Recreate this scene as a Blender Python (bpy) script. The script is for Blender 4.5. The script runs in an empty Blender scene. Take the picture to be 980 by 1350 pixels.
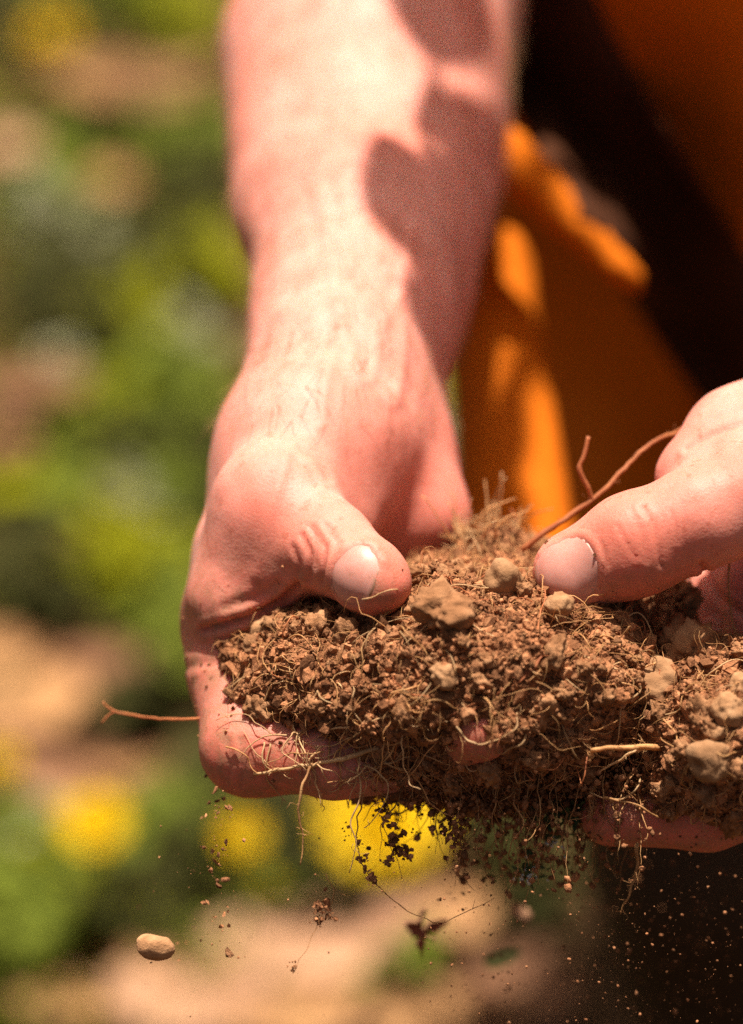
import bpy, math, random, time
import numpy as np
from mathutils import Vector, Matrix
T0 = time.time()
random.seed(7); RNG = np.random.default_rng(11)
SC = bpy.context.scene
COL = SC.collection

# ------------------------------------------------------------------ camera
PITCH = math.radians(35.0)
SP, CP = math.sin(PITCH), math.cos(PITCH)
FOCUS = np.array([0.0, 0.573, 0.4585])          # point between the hands, metres (ground is z = 0)
DIST = 0.700
cam_d = bpy.data.cameras.new('camera'); cam = bpy.data.objects.new('camera', cam_d); COL.objects.link(cam)
cam.location = (FOCUS[0], FOCUS[1] - DIST * CP, FOCUS[2] + DIST * SP)
cam.rotation_euler = (math.pi / 2 - PITCH, 0, 0)
cam_d.sensor_fit = 'VERTICAL'; cam_d.sensor_height = 36.0; cam_d.sensor_width = 36.0
cam_d.lens = 125.0; cam_d.clip_start = 0.02; cam_d.clip_end = 400
cam_d.dof.use_dof = True; cam_d.dof.focus_distance = 0.692; cam_d.dof.aperture_fstop = 5.5
SC.camera = cam

# ------------------------------------------------------------------ sky, sun, exposure
L_SUN = np.array([0.02, 0.22, 0.93]); L_SUN /= np.linalg.norm(L_SUN)
elev = math.asin(L_SUN[2]); azim = math.atan2(L_SUN[0], L_SUN[1])
W = bpy.data.worlds.new('World'); SC.world = W; W.use_nodes = True
wn = W.node_tree.nodes; bg = wn['Background']
sky = wn.new('ShaderNodeTexSky'); sky.sky_type = 'NISHITA'; sky.sun_disc = False
sky.sun_elevation = elev; sky.sun_rotation = azim; sky.dust_density = 8.0; sky.air_density = 0.6; sky.ozone_density = 0.4
W.node_tree.links.new(sky.outputs[0], bg.inputs[0]); bg.inputs[1].default_value = 0.05
sd = bpy.data.lights.new('sun', 'SUN'); sun = bpy.data.objects.new('sun', sd); COL.objects.link(sun)
sd.energy = 5.0; sd.angle = math.radians(0.55); sd.color = (1.0, 0.965, 0.94)
sun.rotation_euler = Vector(L_SUN).to_track_quat('Z', 'Y').to_euler()
sun.location = (-1, 2, 4)
SC.view_settings.view_transform = 'Standard'; SC.view_settings.look = 'None'
SC.view_settings.exposure = 0.88; SC.view_settings.gamma = 1.0; SC.view_settings.use_curve_mapping = False
SC.view_settings.use_white_balance = True; SC.view_settings.white_balance_temperature = 7150; SC.view_settings.white_balance_tint = 10
SC.render.engine = 'CYCLES'
SC.cycles.use_denoising = False
SC.cycles.max_bounces = 6; SC.cycles.diffuse_bounces = 3; SC.cycles.glossy_bounces = 2; SC.cycles.transmission_bounces = 3
SC.cycles.sample_clamp_indirect = 4.0

# ------------------------------------------------------------------ frames
KPX = 6.69                                       # photo pixels per mm in the focal plane
def pc(px, py, w=0.0):
    """photo pixel + depth behind the focal plane (mm) -> working frame right / up / away in mm"""
    s = (700.0 + w) / 700.0
    return np.array([(px - 490.0) / KPX * s, (675.0 - py) / KPX * s, w])
def to_rel(P):
    """working frame -> x right, y away, z up (mm, about the focus point)"""
    P = np.asarray(P, float)
    u, v, w = P[..., 0], P[..., 1], P[..., 2]
    return np.stack([u, SP * v + CP * w, CP * v - SP * w], -1)
def to_cam(P):
    P = np.asarray(P, float); x, y, z = P[..., 0], P[..., 1], P[..., 2]
    return np.stack([x, SP * y + CP * z, CP * y - SP * z], -1)
def world(Prel): return np.asarray(Prel) * 0.001 + FOCUS
def cw(Pc): return world(to_rel(Pc))
def pxof(Pc):
    s = 700.0 / (700.0 + Pc[..., 2])
    return Pc[..., 0] * s * KPX + 490.0, 675.0 - Pc[..., 1] * s * KPX
def ground_at(px, py, z=0.0):
    """where a line of sight meets the ground (metres)"""
    d = to_rel(pc(px, py, 0)) * 0.001 + FOCUS - np.array(cam.location)
    t = (z - cam.location[2]) / d[2]
    return np.array(cam.location) + d * t

# ------------------------------------------------------------------ noise
def _hash(ix, iy, iz, seed):
    h = (ix.astype(np.int64) * 73856093) ^ (iy.astype(np.int64) * 19349663) ^ (iz.astype(np.int64) * 83492791) ^ (seed * 2654435)
    h = (h ^ (h >> 13)) * 1274126177
    h &= 0xffffffff
    h = ((h ^ (h >> 16)) * 2246822519) & 0xffffffff
    h ^= h >> 15
    return (h & 0xffffff) / float(0xffffff)
def vnoise(P, seed=0):
    """value noise, -1..1"""
    P = np.asarray(P, float); i = np.floor(P).astype(np.int64); f = P - i
    f = f * f * f * (f * (f * 6 - 15) + 10)
    r = 0
    for a in (0, 1):
        for b in (0, 1):
            for c in (0, 1):
                wgt = (f[:, 0] if a else 1 - f[:, 0]) * (f[:, 1] if b else 1 - f[:, 1]) * (f[:, 2] if c else 1 - f[:, 2])
                r = r + wgt * _hash(i[:, 0] + a, i[:, 1] + b, i[:, 2] + c, seed)
    return r * 2 - 1
def worley(P, seed=0):
    P = np.asarray(P, float); i = np.floor(P).astype(np.int64); f = P - i
    best = np.full(len(P), 9.0)
    for a in (-1, 0, 1):
        for b in (-1, 0, 1):
            for c in (-1, 0, 1):
                x, y, z = i[:, 0] + a, i[:, 1] + b, i[:, 2] + c
                d = (a + _hash(x, y, z, seed) - f[:, 0]) ** 2 + (b + _hash(x, y, z, seed + 7) - f[:, 1]) ** 2 + (c + _hash(x, y, z, seed + 13) - f[:, 2]) ** 2
                best = np.minimum(best, d)
    return np.sqrt(best)

# ------------------------------------------------------------------ distance fields
def cap(P, a, b, ra, rb, flat=None):
    a = np.asarray(a, P.dtype); b = np.asarray(b, P.dtype); ba = b - a
    q = P - a
    t = np.clip(q @ (ba / max(float(ba @ ba), 1e-9)), 0, 1)
    q = q - t[:, None] * ba
    if flat is not None:
        n, k = flat; n = np.asarray(n, float); n = (n / np.linalg.norm(n)).astype(P.dtype)
        q = q + np.outer(q @ n, n) * (1.0 / k - 1.0)
    t2 = t * t * (3 - 2 * t)
    return np.sqrt(np.einsum('ij,ij->i', q, q)) - (ra + (rb - ra) * t2)
def ell(P, c, r):
    q = (P - np.asarray(c, P.dtype)); r = np.asarray(r, P.dtype)
    k0 = np.sqrt(((q / r) ** 2).sum(1)); k1 = np.sqrt(((q / (r * r)) ** 2).sum(1)) + 1e-9
    return k0 * (k0 - 1.0) / k1
def smin(a, b, k):
    h = np.clip(0.5 + 0.5 * (b - a) / k, 0, 1)
    return b * (1 - h) + a * h - k * h * (1 - h)
def smax(a, b, k): return -smin(-a, -b, k)

def grid_eval(f, lo, hi, h, pad=0.8, B=4):
    lo = np.asarray(lo, float); hi = np.asarray(hi, float)
    nb = np.maximum(1, np.ceil((hi - lo) / (h * B)).astype(int)); n = nb * B + 1
    F = np.empty(n, np.float32)
    c = [lo[k] + (np.arange(nb[k]) + 0.5) * B * h for k in range(3)]
    CC = np.stack(np.meshgrid(*c, indexing='ij'), -1).reshape(-1, 3)
    d = f(CC)
    act = np.abs(d) < B * h * 0.87 * 1.08 + pad
    S = np.where(d > 0, 1.0, -1.0).astype(np.float32).reshape(nb)
    S = np.repeat(np.repeat(np.repeat(S, B, 0), B, 1), B, 2)
    F[:-1, :-1, :-1] = S; F[-1] = F[-2]; F[:, -1] = F[:, -2]; F[:, :, -1] = F[:, :, -2]
    idx = np.argwhere(act.reshape(nb)); print('  blocks', len(idx), 'of', nb.prod(), round(time.time() - T0, 1))
    M = np.zeros(n, bool)
    A_ = act.reshape(nb)
    R_ = np.repeat(np.repeat(np.repeat(A_, B, 0), B, 1), B, 2)
    for a in (0, 1):
        for b in (0, 1):
            for c in (0, 1):
                M[a:n[0] - 1 + a, b:n[1] - 1 + b, c:n[2] - 1 + c] |= R_
    I = np.argwhere(M)
    for s in range(0, len(I), 250000):
        J = I[s:s + 250000]
        F[J[:, 0], J[:, 1], J[:, 2]] = f((lo + J * h).astype(np.float32))
    return F, lo
def surface_nets(F, lo, h):
    neg = F < 0
    cnt = np.zeros(np.array(F.shape) - 1, np.uint8)
    sl = lambda o, n: slice(o, o + n - 1)
    n = F.shape
    corners = [(a, b, c) for a in (0, 1) for b in (0, 1) for c in (0, 1)]
    for (a, b, c) in corners: cnt += neg[sl(a, n[0]), sl(b, n[1]), sl(c, n[2])]
    A = np.argwhere((cnt > 0) & (cnt < 8))
    vals = np.stack([F[A[:, 0] + a, A[:, 1] + b, A[:, 2] + c] for a, b, c in corners], 1).astype(float)
    acc = np.zeros((len(A), 3)); num = np.zeros(len(A))
    C = np.array(corners, float)
    for i in range(8):
        for j in range(i + 1, 8):
            if np.abs(C[i] - C[j]).sum() != 1: continue
            m = (vals[:, i] < 0) != (vals[:, j] < 0)
            t = vals[m, i] / (vals[m, i] - vals[m, j])
            acc[m] += C[i] + t[:, None] * (C[j] - C[i]); num[m] += 1
    V = lo + (A + acc / num[:, None]) * h
    idm = np.full(cnt.shape, -1, np.int32); idm[A[:, 0], A[:, 1], A[:, 2]] = np.arange(len(A))
    quads = []
    for ax in range(3):
        o1, o2 = [(1, 2), (2, 0), (0, 1)][ax]
        s0 = [slice(None)] * 3; s1 = [slice(None)] * 3
        s0[ax] = slice(0, -1); s1[ax] = slice(1, None)
        a = neg[tuple(s0)]; b = neg[tuple(s1)]
        E = np.argwhere(a != b)
        ok = (E[:, o1] > 0) & (E[:, o2] > 0) & (E[:, o1] < F.shape[o1] - 1) & (E[:, o2] < F.shape[o2] - 1)
        E = E[ok]
        e1 = np.zeros(3, int); e1[o1] = 1; e2 = np.zeros(3, int); e2[o2] = 1
        g = lambda Q: idm[Q[:, 0], Q[:, 1], Q[:, 2]]
        q = np.stack([g(E - e1 - e2), g(E - e2), g(E), g(E - e1)], 1)
        inside_first = neg[E[:, 0], E[:, 1], E[:, 2]]
        q[~inside_first] = q[~inside_first][:, ::-1]
        quads.append(q)
    Q = np.concatenate(quads); Q = Q[(Q >= 0).all(1)]
    return V, Q
def polygonise(f, lo, hi, h, pad=0.8):
    F, o = grid_eval(f, lo, hi, h, pad); return surface_nets(F, o, h)
def vnormals(V, Q):
    n = np.cross(V[Q[:, 2]] - V[Q[:, 0]], V[Q[:, 3]] - V[Q[:, 1]])
    N = np.zeros_like(V)
    for k in range(4):
        for c in range(3): N[:, c] += np.bincount(Q[:, k], n[:, c], len(V))
    return N / (np.linalg.norm(N, axis=1, keepdims=True) + 1e-12)

# ------------------------------------------------------------------ mesh objects
def mesh_from(name, V, faces, mat, smooth=True, attrs=None):
    me = bpy.data.meshes.new(name)
    V = np.asarray(V, np.float32)
    if isinstance(faces, np.ndarray):
        faces = [faces]
    faces = [np.asarray(f, np.int32) for f in faces if len(f)]
    me.vertices.add(len(V)); me.vertices.foreach_set('co', V.ravel())
    nl = sum(f.size for f in faces); nf = sum(len(f) for f in faces)
    me.loops.add(nl); me.loops.foreach_set('vertex_index', np.concatenate([f.ravel() for f in faces]))
    me.polygons.add(nf)
    st = []; o = 0
    for f in faces:
        st.append(o + np.arange(len(f)) * f.shape[1]); o += f.size
    me.polygons.foreach_set('loop_start', np.concatenate(st).astype(np.int32))
    me.update(calc_edges=True); me.validate()
    me.polygons.foreach_set('use_smooth', np.full(len(me.polygons), smooth))
    for k, a in (attrs or {}).items():
        at = me.attributes.new(k, 'FLOAT', 'POINT'); at.data.foreach_set('value', np.asarray(a, np.float32))
    if mat: me.materials.append(mat)
    return me
def link(name, me, parent=None, loc=None):
    o = bpy.data.objects.new(name, me); COL.objects.link(o)
    if parent is not None: o.parent = parent
    if loc is not None: o.location = loc
    return o
def tag(o, label=None, cat=None, group=None, kind=None):
    if label: o['label'] = label
    if cat: o['category'] = cat
    if group: o['group'] = group
    if kind: o['kind'] = kind
    return o
def empty(name, loc=(0, 0, 0)):
    o = bpy.data.objects.new(name, None); COL.objects.link(o); o.location = loc; o.empty_display_size = 0.02
    return o
class MB:
    """collects triangles and quads of one mesh"""
    def __init__(s): s.v = []; s.t = []; s.q = []; s.n = 0; s.a = []
    def add(s, V, tris=None, quads=None, a=0.0):
        V = np.asarray(V, float)
        if tris is not None and len(tris): s.t.append(np.asarray(tris) + s.n)
        if quads is not None and len(quads): s.q.append(np.asarray(quads) + s.n)
        s.v.append(V); s.n += len(V)
        s.a.append(np.broadcast_to(np.asarray(a, float), (len(V),)))
    def mesh(s, name, mat, smooth=True):
        f = []
        if s.t: f.append(np.concatenate(s.t))
        if s.q: f.append(np.concatenate(s.q))
        return mesh_from(name, np.concatenate(s.v), f, mat, smooth, {'tint': np.concatenate(s.a)})
def tube_geo(pts, rad, sides=6):
    P = np.asarray(pts, float); n = len(P); rad = np.broadcast_to(np.asarray(rad, float), (n,))
    Tn = np.gradient(P, axis=0); Tn /= np.linalg.norm(Tn, axis=1, keepdims=True) + 1e-12
    ref = np.array([0.3, 0.5, 0.81]); V = []
    u = np.cross(Tn[0], ref); u /= np.linalg.norm(u) + 1e-12
    ang = np.arange(sides) / sides * 2 * math.pi
    for i in range(n):
        u = u - Tn[i] * (u @ Tn[i]); u /= np.linalg.norm(u) + 1e-12
        b = np.cross(Tn[i], u)
        V.append(P[i] + rad[i] * (np.outer(np.cos(ang), u) + np.outer(np.sin(ang), b)))
    V = np.concatenate(V + [P[:1], P[-1:]])
    i = np.arange(n - 1)[:, None] * sides; j = np.arange(sides)[None]; j2 = (j + 1) % sides
    Q = np.stack([i + j, i + j2, i + sides + j2, i + sides + j], -1).reshape(-1, 4)
    k = np.arange(sides); e = (n - 1) * sides
    Tt = np.concatenate([np.stack([(k + 1) % sides, k, np.full(sides, n * sides)], 1),
                         np.stack([e + k, e + (k + 1) % sides, np.full(sides, n * sides + 1)], 1)])
    return V, Tt, Q
def spline(pts, n=24):
    """Catmull-Rom through points"""
    P = np.asarray(pts, float)
    if len(P) == 2: P = np.array([P[0], (P[0] + P[1]) / 2, P[1]])
    E = np.concatenate([[2 * P[0] - P[1]], P, [2 * P[-1] - P[-2]]])
    out = []
    m = len(P) - 1
    for t in np.linspace(0, m - 1e-6, n):
        i = int(t); f = t - i; a, b, c, d = E[i], E[i + 1], E[i + 2], E[i + 3]
        out.append(0.5 * (2 * b + (c - a) * f + (2 * a - 5 * b + 4 * c - d) * f * f + (3 * b - a - 3 * c + d) * f ** 3))
    return np.array(out)
def icosphere(sub):
    import bmesh
    bm = bmesh.new(); bmesh.ops.create_icosphere(bm, subdivisions=sub, radius=1.0)
    V = np.array([v.co[:] for v in bm.verts]); F = np.array([[v.index for v in f.verts] for f in bm.faces]); bm.free()
    return V, F
def rand_rot(n):
    q = RNG.normal(size=(n, 4)); q /= np.linalg.norm(q, axis=1, keepdims=True)
    w, x, y, z = q.T
    return np.stack([1 - 2 * (y * y + z * z), 2 * (x * y - z * w), 2 * (x * z + y * w), 2 * (x * y + z * w), 1 - 2 * (x * x + z * z),
                     2 * (y * z - x * w), 2 * (x * z - y * w), 2 * (y * z + x * w), 1 - 2 * (x * x + y * y)], 1).reshape(n, 3, 3)

# ------------------------------------------------------------------ materials
def node_mat(name):
    m = bpy.data.materials.new(name); m.use_nodes = True
    nt = m.node_tree; return m, nt, nt.nodes['Principled BSDF']
def ramp(nt, fac, stops):
    r = nt.nodes.new('ShaderNodeValToRGB'); e = r.color_ramp.elements
    while len(e) < len(stops): e.new(0.5)
    for k, (p, c) in enumerate(stops): e[k].position = p; e[k].color = (*c, 1)
    nt.links.new(fac, r.inputs[0]); return r.outputs[0]
def noise_node(nt, scale, detail=4, rough=0.55, coord='Object', dist=0.0):
    tc = nt.nodes.new('ShaderNodeTexCoord'); n = nt.nodes.new('ShaderNodeTexNoise')
    n.inputs['Scale'].default_value = scale; n.inputs['Detail'].default_value = detail; n.inputs['Roughness'].default_value = rough
    n.inputs['Distortion'].default_value = dist
    nt.links.new(tc.outputs[coord], n.inputs['Vector']); return n.outputs['Fac']
def mixc(nt, fac, a, b, mode='MIX'):
    m = nt.nodes.new('ShaderNodeMix'); m.data_type = 'RGBA'; m.blend_type = mode
    for sock, val in ((0, fac), (6, a), (7, b)):
        if isinstance(val, (int, float)): m.inputs[sock].default_value = val
        elif isinstance(val, tuple): m.inputs[sock].default_value = (*val, 1)
        else: nt.links.new(val, m.inputs[sock])
    return m.outputs[2]
def bump(nt, bsdf, h, strength, dist, prev=None):
    b = nt.nodes.new('ShaderNodeBump'); b.inputs['Strength'].default_value = strength; b.inputs['Distance'].default_value = dist
    nt.links.new(h, b.inputs['Height'])
    if prev is not None: nt.links.new(prev, b.inputs['Normal'])
    nt.links.new(b.outputs[0], bsdf.inputs['Normal']); return b.outputs[0]
def attr(nt, name):
    a = nt.nodes.new('ShaderNodeAttribute'); a.attribute_name = name; return a.outputs['Fac']
def simple_mat(name, stops, scale, rough=0.8, bump_s=0.3, bump_scale=None, bump_d=0.001, tint=0.0, trans=0.0, spec=0.3, detail=5):
    m, nt, b = node_mat(name)
    c = ramp(nt, noise_node(nt, scale, detail), stops)
    if tint:
        tv = attr(nt, 'tint'); mr = nt.nodes.new('ShaderNodeMapRange'); nt.links.new(tv, mr.inputs[0])
        mr.inputs[3].default_value = 1 - tint; mr.inputs[4].default_value = 1 + tint
        v = nt.nodes.new('ShaderNodeVectorMath'); v.operation = 'SCALE'
        nt.links.new(c, v.inputs[0]); nt.links.new(mr.outputs[0], v.inputs['Scale']); c = v.outputs[0]
    nt.links.new(c, b.inputs['Base Color']); b.inputs['Roughness'].default_value = rough
    b.inputs['Specular IOR Level'].default_value = spec
    if bump_s: bump(nt, b, noise_node(nt, bump_scale or scale * 3, 6, 0.65), bump_s, bump_d)
    if trans:
        tr = nt.nodes.new('ShaderNodeBsdfTranslucent'); nt.links.new(c, tr.inputs[0])
        ms = nt.nodes.new('ShaderNodeMixShader'); ms.inputs[0].default_value = trans
        nt.links.new(b.outputs[0], ms.inputs[1]); nt.links.new(tr.outputs[0], ms.inputs[2])
        nt.links.new(ms.outputs[0], nt.nodes['Material Output'].inputs[0])
    return m

def skin_material():
    m, nt, b = node_mat('skin')
    base = ramp(nt, noise_node(nt, 120, 5, 0.6), [(0.30, (0.60, 0.225, 0.165)), (0.52, (0.68, 0.28, 0.215)), (0.75, (0.73, 0.34, 0.27))])
    blot = ramp(nt, noise_node(nt, 34, 3, 0.5), [(0.4, (1.0, 1.0, 1.0)), (0.68, (0.98, 0.78, 0.72))])
    base = mixc(nt, 0.8, base, blot, 'MULTIPLY')
    base = mixc(nt, attr(nt, 'flush'), base, (0.60, 0.15, 0.10))
    fk = ramp(nt, noise_node(nt, 420, 2, 0.5), [(0.62, (1, 1, 1)), (0.72, (0.80, 0.66, 0.58))]); base = mixc(nt, 0.7, base, fk, 'MULTIPLY')
    dirt = ramp(nt, noise_node(nt, 260, 6, 0.75), [(0.38, (0, 0, 0)), (0.64, (0.85, 0.85, 0.85))])
    dm = nt.nodes.new('ShaderNodeMath'); dm.operation = 'MULTIPLY'
    nt.links.new(dirt, dm.inputs[0]); nt.links.new(attr(nt, 'dirt'), dm.inputs[1])
    base = mixc(nt, dm.outputs[0], base, (0.29, 0.145, 0.078))
    nt.links.new(base, b.inputs['Base Color'])
    b.inputs['Roughness'].default_value = 0.55; b.inputs['Specular IOR Level'].default_value = 0.30
    b.inputs['Subsurface Weight'].default_value = 0.42
    b.inputs['Subsurface Radius'].default_value = (1.0, 0.32, 0.18); b.inputs['Subsurface Scale'].default_value = 0.0045
    vo = nt.nodes.new('ShaderNodeTexVoronoi'); tc = nt.nodes.new('ShaderNodeTexCoord'); vo.inputs['Scale'].default_value = 1150
    vo.feature = 'DISTANCE_TO_EDGE'; nt.links.new(tc.outputs['Object'], vo.inputs['Vector'])
    p = bump(nt, b, vo.outputs['Distance'], 0.22, 0.00025)
    p = bump(nt, b, noise_node(nt, 900, 5, 0.6), 0.18, 0.0005, p)
    return m
M_SKIN = skin_material()
def nail_material():
    m, nt, b = node_mat('nail')
    c = ramp(nt, noise_node(nt, 260, 3), [(0.3, (0.52, 0.215, 0.165)), (0.7, (0.60, 0.28, 0.225))])
    c = mixc(nt, attr(nt, 'tip'), c, (0.26, 0.13, 0.075))
    dn = ramp(nt, noise_node(nt, 500, 6, 0.75), [(0.55, (0, 0, 0)), (0.72, (1, 1, 1))]); dmx = nt.nodes.new('ShaderNodeMath'); dmx.operation = 'MULTIPLY'; dmx.inputs[1].default_value = 0.5
    nt.links.new(dn, dmx.inputs[0]); c = mixc(nt, dmx.outputs[0], c, (0.30, 0.15, 0.08))
    nt.links.new(c, b.inputs['Base Color']); b.inputs['Roughness'].default_value = 0.42; b.inputs['Specular IOR Level'].default_value = 0.35
    b.inputs['Subsurface Weight'].default_value = 0.3; b.inputs['Subsurface Scale'].default_value = 0.002
    b.inputs['Subsurface Radius'].default_value = (1, .35, .2)
    bump(nt, b, noise_node(nt, 600, 3), 0.12, 0.0003)
    return m
M_NAIL = nail_material()
M_SOIL = simple_mat('soil', [(0.25, (0.15, 0.057, 0.024)), (0.5, (0.325, 0.134, 0.060)), (0.75, (0.50, 0.236, 0.113))], 260, 0.95, 0.9, 900, 0.0012, tint=0.55, spec=0.12)
M_CLOD = simple_mat('hard_soil', [(0.3, (0.18, 0.078, 0.033)), (0.5, (0.31, 0.142, 0.065)), (0.7, (0.44, 0.225, 0.11))], 1100, 0.95, 1.0, 3600, 0.0006, tint=0.25, spec=0.1)
M_STONE = simple_mat('stone', [(0.28, (0.22, 0.105, 0.045)), (0.45, (0.32, 0.16, 0.074)), (0.75, (0.44, 0.24, 0.12))], 900, 0.9, 0.9, 3400, 0.0004, tint=0.30, spec=0.2)
M_ROOT = simple_mat('root', [(0.3, (0.38, 0.165, 0.06)), (0.55, (0.56, 0.29, 0.115)), (0.8, (0.68, 0.41, 0.18))], 210, 0.6, 0.4, 1500, 0.0004, tint=0.4, trans=0.30, spec=0.3)
M_ROOTR = simple_mat('root_red', [(0.3, (0.36, 0.10, 0.04)), (0.8, (0.62, 0.24, 0.09))], 210, 0.55, 0.3, 1500, 0.0004, tint=0.3, trans=0.35)
M_ROOTP = simple_mat('root_pale', [(0.3, (0.50, 0.28, 0.125)), (0.8, (0.70, 0.46, 0.24))], 210, 0.6, 0.3, 1500, 0.0004, tint=0.3, trans=0.3)

# ------------------------------------------------------------------ ground (setting)
def build_ground():
    n = 130
    xs = np.sinh(np.linspace(-4.2, 4.2, n)) / math.sinh(4.2) * 60
    ys = np.sinh(np.linspace(-4.2, 4.2, n)) / math.sinh(4.2) * 60 + 1.35
    X, Y = np.meshgrid(xs, ys, indexing='ij')
    P = np.stack([X.ravel(), Y.ravel(), np.zeros(n * n)], 1)
    Z = 0.018 * vnoise(P * 5, 3) + 0.009 * vnoise(P * 13, 4) + 0.10 * vnoise(P * 0.3, 6) * np.clip((np.hypot(P[:, 0], P[:, 1] - 1.3) - 2) / 6, 0, 1)
    P[:, 2] = Z - 0.012
    i, j = np.meshgrid(np.arange(n - 1), np.arange(n - 1), indexing='ij'); a = (i * n + j).ravel()
    Q = np.stack([a, a + n, a + n + 1, a + 1], 1)
    m, nt, b = node_mat('ground_soil')
    c1 = ramp(nt, noise_node(nt, 9, 6, 0.65), [(0.30, (0.045, 0.024, 0.010)), (0.5, (0.12, 0.062, 0.026)), (0.7, (0.23, 0.125, 0.06))])
    c2 = ramp(nt, noise_node(nt, 40, 5, 0.7), [(0.3, (0.55, 0.55, 0.55)), (0.7, (1.15, 1.15, 1.15))])
    c = mixc(nt, 1.0, c1, c2, 'MULTIPLY')
    nt.links.new(c, b.inputs['Base Color']); b.inputs['Roughness'].default_value = 0.95; b.inputs['Specular IOR Level'].default_value = 0.1
    bump(nt, b, noise_node(nt, 60, 8, 0.7), 0.8, 0.02)
    o = link('ground', mesh_from('ground', P, Q, m)); tag(o, kind='structure')
build_ground()
# ------------------------------------------------------------------ plants, leaves and flowers on the ground
def leaf_patch(L, Wd, curl, fold, nu=7, nv=5, wav=0.04, seed=0):
    U, Vv = np.meshgrid(np.linspace(0, 1, nu), np.linspace(-1, 1, nv), indexing='ij')
    wd = Wd * 0.5 * np.sin(np.pi * np.clip(U, 0.03, 0.98) ** 0.8) ** 0.8
    P = np.stack([U * L, Vv * wd * (1 + 0.12 * np.sin(U * 16 + seed)), fold * np.abs(Vv) * wd + curl * L * (U - 0.5) ** 2 + wav * L * np.sin(U * 7 + seed + 2 * Vv)], -1).reshape(-1, 3)
    i, j = np.meshgrid(np.arange(nu - 1), np.arange(nv - 1), indexing='ij'); k = (i * nv + j).ravel()
    return P, np.stack([k, k + nv, k + nv + 1, k + 1], 1)
def eul(x, y, z):
    return np.array((Matrix.Rotation(z, 3, 'Z') @ Matrix.Rotation(y, 3, 'Y') @ Matrix.Rotation(x, 3, 'X')))
def green(name, a, b, c, tr=0.4): return simple_mat(name, [(0.3, a), (0.55, b), (0.8, c)], 45, 0.8, 0.3, 200, 0.002, tint=0.35, trans=tr, spec=0.12)
M_G1 = green('weed_green', (0.095, 0.12, 0.014), (0.165, 0.20, 0.024), (0.235, 0.27, 0.035))
M_G2 = green('weed_yellow_green', (0.20, 0.205, 0.006), (0.28, 0.28, 0.010), (0.36, 0.34, 0.014))
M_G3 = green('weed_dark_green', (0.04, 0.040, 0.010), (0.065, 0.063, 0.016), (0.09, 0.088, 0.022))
M_G4 = green('weed_silver_green', (0.22, 0.22, 0.11), (0.32, 0.31, 0.18), (0.42, 0.39, 0.26), 0.3)
M_DRY = [simple_mat('dry_leaf_tan', [(0.3, (0.30, 0.14, 0.05)), (0.7, (0.52, 0.27, 0.11))], 30, 0.7, 0.4, 150, 0.003, trans=0.2),
         simple_mat('dry_leaf_brown', [(0.3, (0.15, 0.06, 0.025)), (0.7, (0.30, 0.135, 0.06))], 30, 0.7, 0.4, 150, 0.003, trans=0.2),
         simple_mat('dry_leaf_pale', [(0.3, (0.40, 0.20, 0.105)), (0.7, (0.56, 0.31, 0.18))], 30, 0.7, 0.4, 150, 0.003, trans=0.2)]
M_YEL = simple_mat('yellow_petal', [(0.3, (0.68, 0.42, 0.006)), (0.7, (0.78, 0.54, 0.012))], 80, 0.5, 0.2, 300, 0.001, tint=0.15, trans=0.3)
M_STEM = green('stem_green', (0.06, 0.10, 0.02), (0.09, 0.14, 0.03), (0.12, 0.17, 0.04), 0.1)
stuffs = {'G1': MB(), 'G2': MB(), 'G3': MB(), 'G4': MB()}
def clump(px, py, rpx, kind, n, size=14, h=25, z0=0.0):
    """low leafy weeds round a spot; rpx is their spread seen in the photo"""
    g = ground_at(px, py); Dg = np.linalg.norm(g - np.array(cam.location)); mm = Dg / 0.7 / KPX * 0.001
    for i in range(n):
        a = RNG.uniform(0, 6.28); rr = rpx * mm * math.sqrt(RNG.uniform(0, 1)); s = size * RNG.uniform(0.6, 1.4) * 0.001
        p = g + np.array([rr * math.cos(a), rr * math.sin(a) * 1.35, RNG.uniform(0.1, 1) * h * 0.001])
        P, Q = leaf_patch(s, s * RNG.uniform(0.45, 0.75), RNG.uniform(-0.5, 0.3), 0.25, 5, 3, 0.03, i)
        stuffs[kind].add(P @ eul(RNG.uniform(-0.6, 0.6), RNG.uniform(-0.8, 0.5), RNG.uniform(0, 6.28)).T + p, quads=Q, a=RNG.uniform(0, 1))
def blades(x, y, kind, n, h):
    for i in range(n):
        a = RNG.uniform(0, 6.28); p0 = np.array([x + RNG.normal() * 0.012, y + RNG.normal() * 0.012, -0.012]); L = h * RNG.uniform(0.5, 1.2); ln = RNG.uniform(0.2, 0.8)
        t = np.linspace(0, 1, 4)[:, None]; c = p0 + np.array([math.cos(a), math.sin(a), 0]) * (ln * L * t ** 2) + np.array([0, 0, 1]) * (L * (t - 0.25 * ln * t ** 2))
        sd_ = np.array([-math.sin(a), math.cos(a), 0]) * 0.0016 * (1 - 0.85 * t)
        V = np.concatenate([c - sd_, c + sd_]); Q = [(k, k + 1, k + 5, k + 4) for k in range(3)]
        stuffs[kind].add(V, quads=np.array(Q), a=RNG.uniform(0, 1))
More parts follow.
